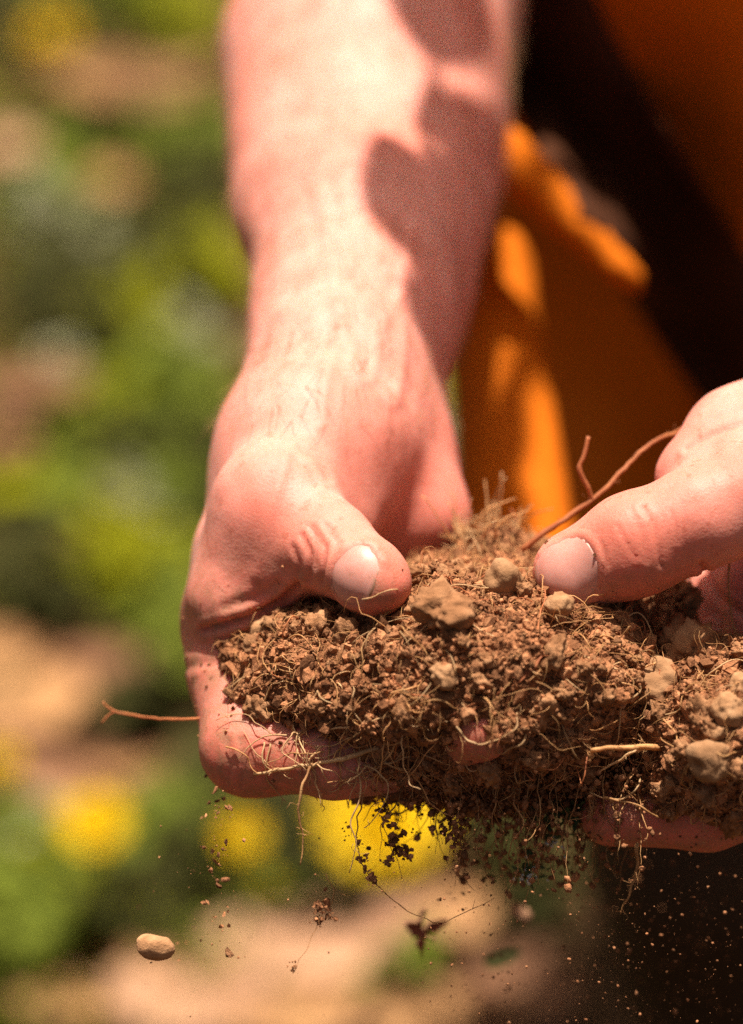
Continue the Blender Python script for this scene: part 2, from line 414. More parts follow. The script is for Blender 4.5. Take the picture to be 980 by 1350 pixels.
for (x, y, r, k, n) in [
    (120, 15, 80, 'G1', 50), (30, 10, 50, 'G3', 40), (245, 45, 55, 'G2', 46), (200, 10, 60, 'G1', 40), (20, 70, 40, 'G3', 40), (110, 175, 60, 'G3', 46), (80, 190, 40, 'G1', 20),
    (225, 190, 60, 'G1', 60), (285, 215, 55, 'G1', 60), (50, 275, 60, 'G1', 50), (150, 285, 30, 'G2', 16), (110, 290, 40, 'G1', 30), (255, 255, 50, 'G3', 30),
    (60, 325, 32, 'G4', 20), (140, 350, 32, 'G4', 12), (30, 250, 30, 'G1', 24), (230, 330, 60, 'G3', 50), (275, 375, 50, 'G2', 40), (180, 400, 60, 'G3', 60), (60, 420, 70, 'G3', 60), (130, 460, 40, 'G3', 50),
    (190, 465, 40, 'G2', 46), (250, 480, 30, 'G4', 18), (260, 520, 50, 'G1', 50), (120, 570, 40, 'G2', 46), (60, 600, 45, 'G1', 40), (85, 540, 30, 'G4', 12), (190, 560, 60, 'G1', 70), (250, 580, 50, 'G1', 60),
    (160, 645, 40, 'G3', 40), (265, 640, 40, 'G3', 50), (235, 690, 40, 'G1', 60), (180, 705, 30, 'G4', 24), (20, 685, 40, 'G2', 40), (100, 680, 50, 'G1', 40), (140, 770, 50, 'G2', 50), (200, 790, 40, 'G2', 40), (225, 840, 40, 'G1', 40),
    (30, 770, 60, 'G3', 60), (60, 800, 50, 'G3', 40), (300, 700, 50, 'G3', 40), (190, 950, 30, 'G3', 40), (240, 900, 40, 'G1', 40),
    (30, 1160, 60, 'G1', 70), (60, 1230, 70, 'G1', 90), (15, 1280, 60, 'G1', 60), (75, 1165, 30, 'G4', 14), (110, 1200, 40, 'G2', 20), (225, 1125, 50, 'G1', 60), (230, 1180, 40, 'G3', 40), (270, 1065, 50, 'G3', 60),
    (360, 1090, 40, 'G3', 40), (390, 1140, 40, 'G3', 40), (190, 1225, 50, 'G3', 26), (330, 1220, 40, 'G1', 16), (520, 1320, 40, 'G1', 12), (620, 560, 50, 'G1', 50), (600, 480, 50, 'G1', 40), (640, 620, 50, 'G4', 16), (470, 1180, 60, 'G3', 50), (640, 1100, 60, 'G3', 60), (700, 1180, 50, 'G3', 40)]:
    clump(x, y, r, k, n)
for i in range(2100):      # the same weeds go on around, outside the picture
    x, y = (RNG.uniform(-1.1, 1.1), RNG.uniform(0.2, 2.6)) if i < 1500 else (RNG.uniform(-3, 3), RNG.uniform(-0.5, 6))
    if -0.17 < x < 0.14 and 0.80 < y < 1.95: continue
    if 0.02 < x < 0.42 and 0.60 < y < 1.10: continue
    if vnoise(np.array([[x * 4, y * 4, 0.5]]), 88)[0] < -0.25: continue
    k = random.choice(['G1', 'G1', 'G2', 'G3']); p0 = np.array([x, y, 0])
    for j in range(9):
        s = RNG.uniform(0.010, 0.024); P, Q = leaf_patch(s, s * 0.6, -0.1, 0.25, 4, 3, 0.03, j)
        stuffs[k].add(P @ eul(RNG.uniform(-0.6, 0.6), RNG.uniform(-0.8, 0.5), RNG.uniform(0, 6.28)).T + p0 + RNG.normal(size=3) * (0.03, 0.03, 0.006) + (0, 0, 0.014), quads=Q, a=RNG.uniform(0, 1))
for i in range(420):
    px, py = RNG.uniform(-120, 330), RNG.uniform(-150, 820) if i % 4 else RNG.uniform(1100, 1400)
    g = ground_at(px, py); blades(g[0], g[1], random.choice(['G1', 'G1', 'G2', 'G3']), 5, 0.035)
for k, m_, nm, lab in (('G1', M_G1, 'leafy_weeds', 'blurred fresh green weeds covering the ground'), ('G2', M_G2, 'yellowish_weeds', 'blurred yellow-green weeds among the green ones'),
                       ('G3', M_G3, 'dark_weeds', 'blurred dark green weeds in clumps among the green ones'), ('G4', M_G4, 'silvery_weeds', 'blurred pale silvery weeds scattered among the green')):
    o = link(nm, stuffs[k].mesh(nm, m_)); tag(o, lab, 'weeds', kind='stuff')
# fallen leaves
def dead_leaf(px, py, Lpx, Wpx, mat, ang, label, group=None, z=0.012, curl=0.35, tilt=0.0):
    g = ground_at(px, py, z); Dg = np.linalg.norm(g - np.array(cam.location)); mm = Dg / 0.7 / KPX * 0.001
    L, Wd = Lpx * mm, Wpx * mm * 1.25
    P, Q = leaf_patch(L, Wd, curl, 0.18, 13, 7, 0.05, px * 0.1); P = P - P.mean(0)
    n = len(P); P2 = np.concatenate([P, P - (0, 0, 0.0006)]); Q2 = np.concatenate([Q, Q[:, ::-1] + n])
    b = MB(); b.add(P2, quads=Q2); o = link('fallen_leaf', b.mesh('fallen_leaf', mat), None, g); o.rotation_euler = (tilt, 0, ang)
    v, t, q = tube_geo(spline([(-L * 0.75, 0.003, 0.002), (-L * 0.6, 0, 0.0), (-L * 0.2, 0, curl * L * 0.05), (L * 0.4, 0, curl * L * 0.15)], 12), np.linspace(0.0011, 0.0005, 12), 5)
    s = MB(); s.add(v, t, q); link('midrib', s.mesh('midrib', mat), o)
    return tag(o, label, 'leaf', group)
dead_leaf(45, 915, 175, 130, M_DRY[0], 1.0, 'large orange-tan fallen leaf at the left picture edge', curl=0.15, tilt=-0.15)
dead_leaf(5, 860, 110, 80, M_DRY[0], 0.2, 'tan fallen leaf tucked behind the large orange-tan one', z=0.006)
dead_leaf(150, 100, 300, 50, M_DRY[0], 0.05, 'long tan fallen leaf lying across the weeds at the upper left', z=0.03)
dead_leaf(235, 115, 160, 50, M_DRY[1], -0.1, 'brown fallen leaf beside the arm near the top', z=0.028)
dead_leaf(15, 190, 80, 60, M_DRY[2], 0.8, 'whitish fallen leaf at the upper left edge', z=0.03)
dead_leaf(150, 235, 70, 45, M_DRY[0], 0.3, 'pale pinkish fallen leaf amid weeds left of the arm', z=0.03)
dead_leaf(25, 510, 80, 90, M_DRY[1], 1.2, 'brown fallen leaf at the left edge level with the wrist', z=0.03)
dead_leaf(85, 500, 70, 50, M_DRY[1], 0.4, 'smaller brown fallen leaf right of the brown one at wrist height', z=0.03)
dead_leaf(15, 580, 70, 60, M_DRY[1], 0.1, 'brown fallen leaf at the left edge below wrist height', z=0.03)
dead_leaf(80, 720, 80, 60, M_DRY[1], 0.9, 'dull brown fallen leaf among weeds left of the thumb', z=0.02)
dead_leaf(160, 875, 90, 130, M_DRY[1], 1.3, 'brown fallen leaf between the orange-tan leaf and the hand', z=0.01)
dead_leaf(110, 1010, 330, 80, M_DRY[1], 0.05, 'long brown fallen leaf below the left hand root', z=0.006)
dead_leaf(210, 1030, 160, 60, M_DRY[0], -0.2, 'reddish tan fallen leaf just left of the lowest finger', z=0.01)
dead_leaf(50, 1060, 140, 70, M_DRY[2], 0.4, 'pinkish fallen leaf above left of the yellow flower', z=0.008)
dead_leaf(150, 1180, 120, 60, M_DRY[1], -0.4, 'dark brown fallen leaf below the left yellow flower', z=0.006)
dead_leaf(130, 1295, 220, 110, M_DRY[0], 0.3, 'tan fallen leaf under the falling pebble', z=0.008)
dead_leaf(250, 1320, 220, 110, M_DRY[2], -0.2, 'pale fallen leaf at the bottom below the grain stream', z=0.01)
dead_leaf(440, 1240, 330, 140, M_DRY[2], 0.1, 'broad pale peach fallen leaf below the yellow blossom', z=0.008, curl=0.1)
dead_leaf(600, 1200, 120, 80, M_DRY[0], 0.7, 'tan fallen leaf right of the yellow blossom', z=0.012)
dead_leaf(560, 1330, 280, 110, M_DRY[0], -0.1, 'tan fallen leaf at the bottom middle edge', z=0.006)
dead_leaf(400, 1335, 180, 90, M_DRY[0], 0.4, 'tan fallen leaf at the bottom edge under the peach leaf', z=0.012)
dead_leaf(690, 1300, 160, 120, M_DRY[1], 0.9, 'brown fallen leaf beside the dark trouser leg', z=0.006)
dead_leaf(670, 1110, 150, 110, M_DRY[1], 0.6, 'brown fallen leaf under the hanging roots', z=0.006)
# yellow flowers
def flower(px, py, dia_px, h, label, cup=0.35):
    g = ground_at(px, py, h); Dg = np.linalg.norm(g - np.array(cam.location)); mm = Dg / 0.7 / KPX * 0.001; R = dia_px * mm * 0.55
    e = empty('yellow_flower', (g[0], g[1], -0.005)); tag(e, label, 'flower', 'yellow flowers on the ground')
    tilt = eul(0.30, 0, 0); b = MB()
    for ring, (n, r0, up) in enumerate([(22, 1.0, cup), (18, 0.8, cup + 0.25), (13, 0.55, cup + 0.55), (8, 0.32, cup + 0.9)]):
        for k in range(n):
            P, Q = leaf_patch(R * r0, R * 0.30, 0.1, 0.2, 5, 3, 0.02, k); a = 2 * math.pi * (k + 0.5 * ring) / n + RNG.normal() * 0.08
            P = P @ eul(0, -up, a).T; b.add(P @ tilt.T + (0, 0, h + 0.005), quads=Q, a=RNG.uniform(0, 1))
    link('flower_head', b.mesh('flower_head', M_YEL), e)
    v, t, q = tube_geo(spline([(0.006, 0.01, 0), (0.004, 0.006, h * 0.5), (0, 0, h + 0.003)], 10), 0.0016, 6); s = MB(); s.add(v, t, q); link('stem', s.mesh('stem', M_STEM), e)
    s = MB()
    for k in range(9):
        P, Q = leaf_patch(R * 0.5, R * 0.16, 0.2, 0.2, 4, 3, 0.02, k); s.add((P @ eul(0, 0.5, 2 * math.pi * k / 9).T) @ tilt.T + (0, 0, h + 0.004), quads=Q)
    link('sepals', s.mesh('sepals', M_STEM), e)
flower(125, 1090, 100, 0.06, 'yellow flower head left of the falling grains')
flower(320, 1104, 62, 0.035, 'small yellow flower head beside the stream of falling grains')
flower(345, 1168, 40, 0.01, 'dim yellow flower low behind the small bright one')
flower(504, 1096, 178, 0.02, 'largest yellow blossom, right under the soil')
flower(68, 50, 60, 0.04, 'ochre yellow flower at the upper left corner')
flower(2, 1005, 50, 0.03, 'yellow flower cut by the left picture edge')
flower(600, 500, 40, 0.03, 'yellow flower peeping between the arm and the shirt')
print('ground items', round(time.time() - T0, 1))


# ------------------------------------------------------------------ the hands: distance fields in the working frame (mm)
def arm_left_of_picture(P):
    c = pc
    # forearm, two bones' worth of flesh
    F = [(500, -230, 235, 40), (497, -60, 195, 37), (488, 60, 158, 33), (490, 200, 128, 29.2), (482, 300, 100, 26.2), (466, 400, 76, 22.6), (448, 490, 54, 20.2), (438, 570, 40, 18.6)]
    d = None
    for (x0, y0, w0, r0), (x1, y1, w1, r1) in zip(F[:-1], F[1:]):
        k = cap(P, c(x0, y0, w0), c(x1, y1, w1), r0, r1); d = k if d is None else np.minimum(d, k)
    # ulnar side, lying behind
    G = [(520, -60, 225, 34), (520, 200, 152, 25), (500, 400, 98, 18), (480, 560, 64, 15), (490, 640, 58, 14)]
    for (x0, y0, w0, r0), (x1, y1, w1, r1) in zip(G[:-1], G[1:]):
        d = smin(d, cap(P, c(x0, y0, w0), c(x1, y1, w1), r0, r1), 8)
    d = smin(d, cap(P, c(405, 60, 150), c(400, 260, 108), 15, 12), 18)      # forearm muscle
    d = smin(d, cap(P, c(540, 80, 142), c(560, 260, 112), 15, 10), 14)      # forearm muscle, inner
    d = smin(d, cap(P, c(452, 360, 66), c(470, 560, 30), 3.0, 3.2), 9)      # tendon at the wrist
    d = smin(d, cap(P, c(520, 400, 74), c(530, 560, 48), 4, 4), 10)         # second tendon
    # palm and back of the hand
    d = smin(d, cap(P, c(395, 610, 38), c(345, 800, 36), 18.0, 14.0), 12)
    d = smin(d, cap(P, c(364, 625, 30), c(332, 730, 27), 9.6, 8.8), 8)
    d = smin(d, cap(P, c(332, 730, 27), c(314, 815, 25), 8.8, 10.2), 6)
    d = smin(d, cap(P, c(452, 620, 50), c(420, 850, 52), 16, 14), 12)
    d = smin(d, cap(P, c(505, 620, 56), c(500, 840, 60), 13, 12), 12)
    # heel of the palm, little-finger side
    hy = cap(P, c(520, 590, 52), c(556, 680, 46), 8.5, 9.4); hy = smin(hy, cap(P, c(556, 680, 46), c(540, 800, 55), 9.4, 9), 5)
    d = smin(d, hy, 6)
    # ball of the thumb
    d = smin(d, cap(P, c(415, 575, 32), c(374, 655, 15), 12.6, 10.2), 9)
    d = smin(d, cap(P, c(455, 600, 40), c(440, 690, 24), 10, 7.5), 9)
    # web between thumb and forefinger
    d = smin(d, cap(P, c(326, 738, 26), c(318, 784, 19), 8.6, 7.0), 8)
    d = smin(d, cap(P, c(316, 784, 19), c(374, 752, 15), 7.0, 6.0), 6)
    # flesh between the thumb's knuckle and the forefinger
    d = smin(d, cap(P, c(348, 690, 13), c(316, 790, 14), 10.4, 9.2), 7)
    d = smin(d, cap(P, c(352, 700, 12), c(372, 748, 9), 9.0, 7.0), 5)
    # thumb
    t = cap(P, c(362, 660, 13), c(428, 720, 4), 10.2, 9.0)
    t = smin(t, cap(P, c(428, 720, 4), c(484, 757, -7), 9.0, 7.6), 3)
    t = smin(t, ell(P, c(350, 656, 11), (5.0, 6, 5)), 8)
    t = smin(t, ell(P, c(502, 774, -8), (5.8, 5.2, 6.2)), 4)
    d = smin(d, t, 5)
    # forefinger
    f = cap(P, c(316, 830, 26), c(318, 880, 20), 11.8, 10.6)
    f = smin(f, cap(P, c(318, 880, 20), c(331, 985, 6), 10.6, 9.6), 3)
    f = smin(f, cap(P, c(331, 985, 6), c(440, 1000, -2), 9.3, 7.6), 3)
    f = smin(f, cap(P, c(440, 1000, -2), c(550, 1004, 2), 7.6, 6.4), 2.5)
    d = smin(d, f, 4.5)
    # the other fingers, curled under the soil
    for pts in ([(385, 880, 42, 11.5), (430, 985, 28, 9.6), (560, 990, 8, 8.0), (634, 961, -14, 6.2)],
                [(455, 880, 55, 11), (500, 990, 46, 9.3), (620, 1000, 34, 7.8), (690, 970, 26, 6.6)],
                [(520, 850, 66, 10), (560, 950, 66, 8.2), (650, 960, 58, 7.0), (710, 930, 54, 6.0)]):
        f = None
        for a, b in zip(pts[:-1], pts[1:]):
            k = cap(P, c(*a[:3]), c(*b[:3]), a[3], b[3]); f = k if f is None else smin(f, k, 3)
        d = smin(d, f, 3)
    return d
def arm_right_of_picture(P):
    c = pc
    F = [(1640, 150, 330, 40), (1480, 260, 220, 33), (1300, 400, 120, 24.5), (1165, 500, 62, 20.5)]
    d = None
    for a, b in zip(F[:-1], F[1:]):
        k = cap(P, c(*a[:3]), c(*b[:3]), a[3], b[3]); d = k if d is None else smin(d, k, 4)
    d = smin(d, cap(P, c(1300, 470, 140), c(1180, 580, 80), 18, 16), 10)
    # palm
    d = smin(d, cap(P, c(1150, 560, 62), c(1090, 830, 50), 19, 17), 10)
    d = smin(d, cap(P, c(1080, 640, 62), c(1010, 800, 60), 14, 13), 8)
    # ball of thumb and the far heel of the palm
    d = smin(d, cap(P, c(1150, 540, 45), c(1010, 640, 4), 17, 12.0), 9)
    d = smin(d, cap(P, c(1120, 520, 36), c(985, 590, 13), 15, 11.2), 8)
    d = smin(d, cap(P, c(985, 590, 13), c(918, 630, 8), 11.2, 8.4), 8)
    # thumb
    t = cap(P, c(1005, 652, -3), c(920, 683, -5), 11.8, 9.7)
    t = smin(t, cap(P, c(920, 683, -5), c(838, 718, -5), 9.7, 9.9), 3)
    t = smin(t, cap(P, c(838, 718, -5), c(757, 754, -3), 9.9, 8.3, ((0.15, 0.1, -1), 0.88)), 3)
    d = smin(d, t, 4)
    # folded palm seen under the thumb
    q = cap(P, c(1010, 700, 42), c(945, 790, 41), 8.5, 6.5); q = smin(q, cap(P, c(945, 790, 41), c(960, 880, 36), 6.5, 7.0), 3)
    d = smin(d, q, 2.5)
    q = cap(P, c(1060, 730, 34), c(992, 770, 31), 9.5, 6.2); q = smin(q, cap(P, c(992, 770, 31), c(1000, 880, 28), 6.2, 6.5), 3)
    d = smin(d, q, 2.2)
    # forefinger carrying the soil from below
    f = cap(P, c(1110, 900, 20), c(1050, 1035, 8), 11.5, 9.4)
    f = smin(f, cap(P, c(1050, 1035, 8), c(930, 1068, 2), 9.4, 7.6), 4)
    f = smin(f, cap(P, c(930, 1068, 2), c(806, 1074, 3), 7.6, 6.3), 3)
    d = smin(d, f, 4)
    for pts in ([(1080, 900, 40, 11.5), (1030, 1020, 34, 9.5), (900, 1040, 26, 8), (800, 1030, 24, 6.5)],
                [(1060, 900, 55, 11), (1010, 1000, 54, 9), (900, 1010, 46, 7.5), (830, 990, 44, 6.2)]):
        f = None
        for a, b in zip(pts[:-1], pts[1:]):
            k = cap(P, c(*a[:3]), c(*b[:3]), a[3], b[3]); f = k if f is None else smin(f, k, 3)
        d = smin(d, f, 4)
    return d

def seg_dist(x, y, poly):
    best = np.full(len(x), 1e9)
    for (x0, y0), (x1, y1) in zip(poly[:-1], poly[1:]):
        dx, dy = x1 - x0, y1 - y0
        t = np.clip(((x - x0) * dx + (y - y0) * dy) / (dx * dx + dy * dy), 0, 1)
        best = np.minimum(best, np.hypot(x - x0 - t * dx, y - y0 - t * dy))
    return best
def crease(V, N, lines, wmax):
    x, y = pxof(V); disp = np.zeros(len(V)); front = (V[:, 2] < wmax) & (N[:, 2] < 0.15)
    for poly, width, depth in lines:
        lo = np.min(poly, 0) - 4 * width; hi = np.max(poly, 0) + 4 * width
        m = front & (x > lo[0]) & (x < hi[0]) & (y > lo[1]) & (y < hi[1])
        d = seg_dist(x[m], y[m], poly)
        disp[m] -= 0.75 * depth * (np.exp(-(d / width) ** 2) - 0.35 * np.exp(-((d - 2.2 * width) / (1.3 * width)) ** 2))
    return V + N * disp[:, None], disp
def near(V, c, r): return np.exp(-(((V - c) / r) ** 2).sum(1))

VL, QL = polygonise(arm_left_of_picture, (-62, -72, -32), (62, 195, 290), 0.8)
NL = vnormals(VL, QL)
lines_L = [  # finger and wrist creases
    ([(450, 742), (462, 738), (470, 728), (488, 722)], 2.4, 0.4), ([(404, 690), (420, 716), (418, 750)], 2.2, 0.4), ([(436, 692), (452, 716), (446, 760)], 2.2, 0.35),
    ([(398, 705), (412, 730), (408, 765)], 3.2, 0.55), ([(412, 694), (430, 722), (424, 768)], 3.2, 0.6), ([(428, 690), (446, 716), (440, 770)], 3.0, 0.5),
    ([(386, 720), (396, 742), (392, 768)], 3.0, 0.4),
    ([(270, 830), (325, 816), (372, 792), (392, 772)], 4.5, 1.5), ([(296, 800), (340, 786), (366, 768)], 5, 0.45),
    ([(395, 590), (420, 606), (432, 630)], 5, 0.45), ([(385, 602), (408, 618), (418, 640)], 4, 0.35),
     
    
    ([(300, 975), (304, 1000), (300, 1030)], 4, 0.4), ([(318, 975), (322, 1000), (318, 1035)], 4, 0.45), ([(246, 880), (268, 874), (290, 876)], 5, 0.4),
]
VL, cr = crease(VL, NL, lines_L, 70)
VL, _ = crease(VL, NL, [([(420, 250), (436, 340), (452, 430), (478, 500)], 8, -0.55), ([(545, 300), (528, 390), (534, 470), (522, 530)], 7, -0.55), ([(452, 430), (430, 500), (424, 560)], 7, -0.45), ([(528, 390), (500, 440), (492, 500)], 6, -0.4), ([(380, 600), (352, 690), (338, 760)], 6, -0.35)], 220)
VL += NL * (0.25 * vnoise(VL / 8, 2) + 0.05 * vnoise(VL / 2.6, 5))[:, None]
flushL = 0.40 * near(VL, pc(330, 655, 0), 10) + 0.75 * near(VL, pc(512, 785, -12), 8) + 0.45 * near(VL, pc(420, 730, -4), 10)
flushL += 0.7 * near(VL, pc(350, 800, 12), 9) + 0.55 * near(VL, pc(300, 1010, 0), 14) + 0.6 * near(VL, pc(420, 1020, -4), 16) + 0.75 * near(VL, pc(636, 958, -18), 13)
flushL += 0.42 * near(VL, pc(545, 670, 40), 22) + 0.25 * np.clip(-cr / 0.5, 0, 1) + 0.25 * near(VL, pc(280, 900, 20), 18)
xl, yl = pxof(VL)
dirtL = np.clip((yl - 690) / 120, 0, 1) * 0.95
print('left hand', len(VL), round(time.time() - T0, 1))
VR, QR = polygonise(arm_right_of_picture, (28, -75, -24), (262, 125, 385), 0.8)
NR = vnormals(VR, QR)
lines_R = [
    ([(812, 690), (824, 712), (840, 738)], 2.2, 0.45), ([(846, 668), (862, 690), (868, 718), (872, 748)], 2.6, 0.6), ([(884, 672), (892, 694), (894, 716)], 2.4, 0.3),
    ([(832, 672), (846, 700), (852, 740)], 2.5, 0.25), ([(905, 592), (940, 572), (985, 556)], 4, 0.5), ([(790, 712), (800, 742), (792, 775)], 2.4, 0.35),
    ([(925, 745), (950, 790), (985, 812)], 4.5, 1.0), ([(900, 664), (904, 690), (902, 720)], 2.5, 0.2),
]
VR, crR = crease(VR, NR, lines_R, 60)
VR += NR * (0.22 * vnoise(VR / 7, 8) + 0.03 * vnoise(VR / 2.4, 9))[:, None]
flushR = 0.30 * near(VR, pc(830, 715, -14), 11) + 0.45 * near(VR, pc(840, 770, -8), 12) + 0.25 * near(VR, pc(940, 720, -12), 16) + 0.4 * near(VR, pc(905, 800, 36), 7)
flushR += 0.3 * near(VR, pc(975, 745, 26), 7) + 0.8 * near(VR, pc(860, 1090, -2), 22) + 0.6 * near(VR, pc(960, 1090, -2), 20) + 0.3 * np.clip(-crR / 0.5, 0, 1)
xr, yr = pxof(VR); dirtR = np.clip((yr - 690) / 110, 0, 1) * 0.8

NAIL_EDGE = []
# nails: a curved plate laid on the end of each thumb
def nail(fun, root, tip, n_dir, half_ang, lift, name):
    root = np.asarray(root, float); tip = np.asarray(tip, float); a = tip - root; ln = np.linalg.norm(a); a /= ln
    n = np.asarray(n_dir, float); n -= a * (n @ a); n /= np.linalg.norm(n); b = np.cross(a, n)
    ns, nt_ = 25, 25
    S, Tt = np.meshgrid(np.linspace(-1, 1, ns), np.linspace(0, 1, nt_), indexing='ij')
    # rounded outline
    Sx = S * np.where(Tt < 0.35, np.sqrt(np.clip(1 - ((0.35 - Tt) / 0.35) ** 2 * 0.45, 0, 1)), np.where(Tt > 0.75, np.sqrt(np.clip(1 - ((Tt - 0.75) / 0.25) ** 2 * 0.5, 0, 1)), 1.0))
    Tx = Tt - 0.10 * (S ** 2) * (Tt > 0.5) * (Tt - 0.5) * 2 + 0.12 * (S ** 2) * (Tt < 0.5) * (0.5 - Tt) * 2
    ph = (Sx * half_ang).ravel(); tt = Tx.ravel()
    D = np.cos(ph)[:, None] * n + np.sin(ph)[:, None] * b
    P = root + (tt * ln)[:, None] * a + D * 18; trav = np.zeros(len(P))
    for _ in range(60):
        d = fun(P); mv = np.clip(d, -1, 3) * 0.8; mv = np.where(trav + mv > 15.5, 0, mv); trav += mv; P = P - D * mv[:, None]
    edge = np.maximum(np.abs(S), np.abs(Tt * 2 - 1) * (Tt < 0.5)).ravel()
    tipw = np.clip((Tt.ravel() - 0.93) / 0.06, 0, 1)
    off = lift * - 0.30 * np.clip((edge - 0.80) / 0.20, 0, 1) ** 2 + 0.25 * tipw
    P = P + D * off[:, None]
    i, j = np.meshgrid(np.arange(ns - 1), np.arange(nt_ - 1), indexing='ij'); k = (i * nt_ + j).ravel()
    Q = np.stack([k, k + nt_, k + nt_ + 1, k + 1], 1)
    # thickness
    V2 = P - D * 0.7; n1 = len(P); Qb = Q[:, ::-1] + n1
    rim = list(range(0, nt_)) + [r * nt_ + nt_ - 1 for r in range(1, ns)] + [(ns - 1) * nt_ + c_ for c_ in range(nt_ - 2, -1, -1)] + [r * nt_ for r in range(ns - 2, 0, -1)]
    rim = np.array(rim); r2 = np.roll(rim, -1); Qs = np.stack([rim, r2, r2 + n1, rim + n1], 1)
    NAIL_EDGE.append((P.copy(), P[rim], D[rim], np.abs(S).ravel()[rim], Tt.ravel()[rim]))
    me = mesh_from(name, cw(np.concatenate([P, V2])), np.concatenate([Q, Qb, Qs]), M_NAIL, True, {'tip': np.concatenate([tipw, tipw])})
    return me

# ------------------------------------------------------------------ person: body, clothing (frame: x right, y away, z up, mm about the focus)
HEAD = np.array([150.0, 335.0, 400.0])
EL_R = to_rel(pc(500, -150, 215)); EL_L = to_rel(pc(1560, 205, 275))
SH_R = np.array([-30.0, 375.0, 225.0]); SH_L = np.array([330.0, 400.0, 225.0])
def body_coarse(P):
    d = cap(P, (195, 360, -220), (160, 375, 60), 100, 115, ((0, 1, 0), 0.75))
    d = smin(d, cap(P, (160, 375, 60), (150, 400, 190), 118, 95, ((0, 1, 0), 0.7)), 30)
    d = smin(d, cap(P, SH_R + (20, 0, 5), SH_L + (-20, 0, 5), 55, 55), 40)
    for s, e in ((SH_R, EL_R), (SH_L, EL_L)): d = smin(d, cap(P, s, e, 52, 40), 15)
    # neck and head, looking down at the hands
    d = smin(d, cap(P, (140, 390, 240), HEAD + (15, 22, -50), 52, 50), 25)
    h = ell(P, HEAD, (76, 96, 92)); f = np.array([0, -0.80, -0.60]); up = np.array([0, -0.6, 0.8])
    h = smin(h, cap(P, HEAD + f * 35 - up * 30, HEAD + f * 62 - up * 72, 55, 34), 30)      # jaw
    h = smin(h, cap(P, HEAD + f * 92 + up * 6, HEAD + f * 114 - up * 22, 8, 12), 10)        # nose
    for sx in (-1, 1):
        h = smax(h, -ell(P, HEAD + f * 100 + up * 4 + np.array([sx * 31, 0, 0]), (17, 13, 13)), 12)   # eye sockets
        h = smin(h, ell(P, HEAD + f * 84 + up * 3 + np.array([sx * 31, 0, 0]), (13, 13, 13)), 3)
        h = smin(h, ell(P, HEAD + np.array([sx * 78, 8, -12]), (9, 20, 30)), 6)             # ears
    h = smin(h, cap(P, HEAD + f * 88 - up * 44 + np.array([-20, 0, 0]), HEAD + f * 88 - up * 44 + np.array([20, 0, 0]), 7, 7), 8)
    return smin(d, h, 18)
VB, QB = polygonise(body_coarse, (-120, 200, -320), (440, 560, 520), 5.0, pad=18)
nail_meshes = [nail(arm_left_of_picture, pc(489, 767, -5), pc(519, 788, -12), (0.12, -0.14, -1), 0.78, 0.10, 'thumbnail'),
               nail(arm_right_of_picture, pc(793, 738, -4), pc(708, 768, -2), (0.10, 0.10, -1), 0.92, 0.12, 'thumbnail')]
def nail_fold(V, N, edge):
    '''skin swells round the root and the sides of the nail and dips beneath it'''
    allp, rim, D, sa, ta = edge; c = allp.mean(0)
    m = np.where(np.linalg.norm(V - c, axis=1) < 14)[0]; P = V[m]
    dr = np.linalg.norm(P[:, None] - rim[None], axis=2); k = dr.argmin(1); dmin = dr[np.arange(len(P)), k]
    dn = np.linalg.norm(P[:, None] - allp[None], axis=2).min(1); inside = dn < dmin - 0.12
    front = ta[k] > 0.9
    sm = np.clip(dmin / 1.8, 0, 1); sm = sm * sm * (3 - 2 * sm)
    up = np.where(inside, 0.10 - 0.85 * sm, (0.10 + 0.36 * np.exp(-((dmin - 1.0) / 0.7) ** 2)) * np.exp(-(dmin / 2.2) ** 4) * np.where(front, 0.0, 1.0))
    V = V.copy(); V[m] += N[m] * up[:, None]; return V
VL = nail_fold(VL, NL, NAIL_EDGE[0]); VR = nail_fold(VR, NR, NAIL_EDGE[1])
nL, nR = len(VL), len(VR)
Vb = np.concatenate([to_rel(VL), to_rel(VR), VB]); Qb = np.concatenate([QL, QR + nL, QB + nL + nR])
zB = np.zeros(len(VB))
person = empty('person', world(np.array([150.0, 360.0, -458.5])))
tag(person, 'person in an orange shirt holding loose soil in both cupped hands', 'person')
pinv = Vector(person.location)
def pchild(name, me, par=None):
    o = link(name, me, par or person)
    if par is None: o.location = -pinv
    return o
body = pchild('body', mesh_from('body', world(Vb), Qb, M_SKIN, True,
      {'flush': np.clip(1.35 * np.concatenate([flushL, flushR, zB + 0.1]), 0, 0.92), 'dirt': np.concatenate([dirtL, dirtR, zB])}))
pchild('thumbnail', nail_meshes[0], body)
pchild('thumbnail', nail_meshes[1], body)
def arm_hair():
    x, y = pxof(VL); m = np.where((y > -60) & (y < 560) & (NL[:, 2] < 0.5))[0]; idx = RNG.choice(m, 2600)
    b = MB(); ax = pc(440, 560, 40) - pc(490, 0, 170); ax /= np.linalg.norm(ax)
    for i in idx:
        n = NL[i]; d = ax * 0.8 + RNG.normal(size=3) * 0.35; d -= n * (d @ n); d /= np.linalg.norm(d); ln = RNG.uniform(4, 11); t = np.linspace(0, 1, 5)[:, None]
        P = VL[i] - n * 0.1 + (d * ln * t + n * ln * (0.42 * t - 0.22 * t * t))
        v, tr, q = tube_geo(cw(P), np.linspace(0.055, 0.018, 5) * 0.001, 3); b.add(v, tr, q, RNG.uniform(0, 1))
    o = pchild('arm_hair', b.mesh('arm_hair', M_ARMHAIR), body); o['kind'] = 'stuff'
M_ARMHAIR = simple_mat('arm_hair', [(0.3, (0.22, 0.11, 0.05)), (0.7, (0.40, 0.22, 0.10))], 100, 0.45, 0, tint=0.3)
arm_hair()
print('body', round(time.time() - T0, 1))

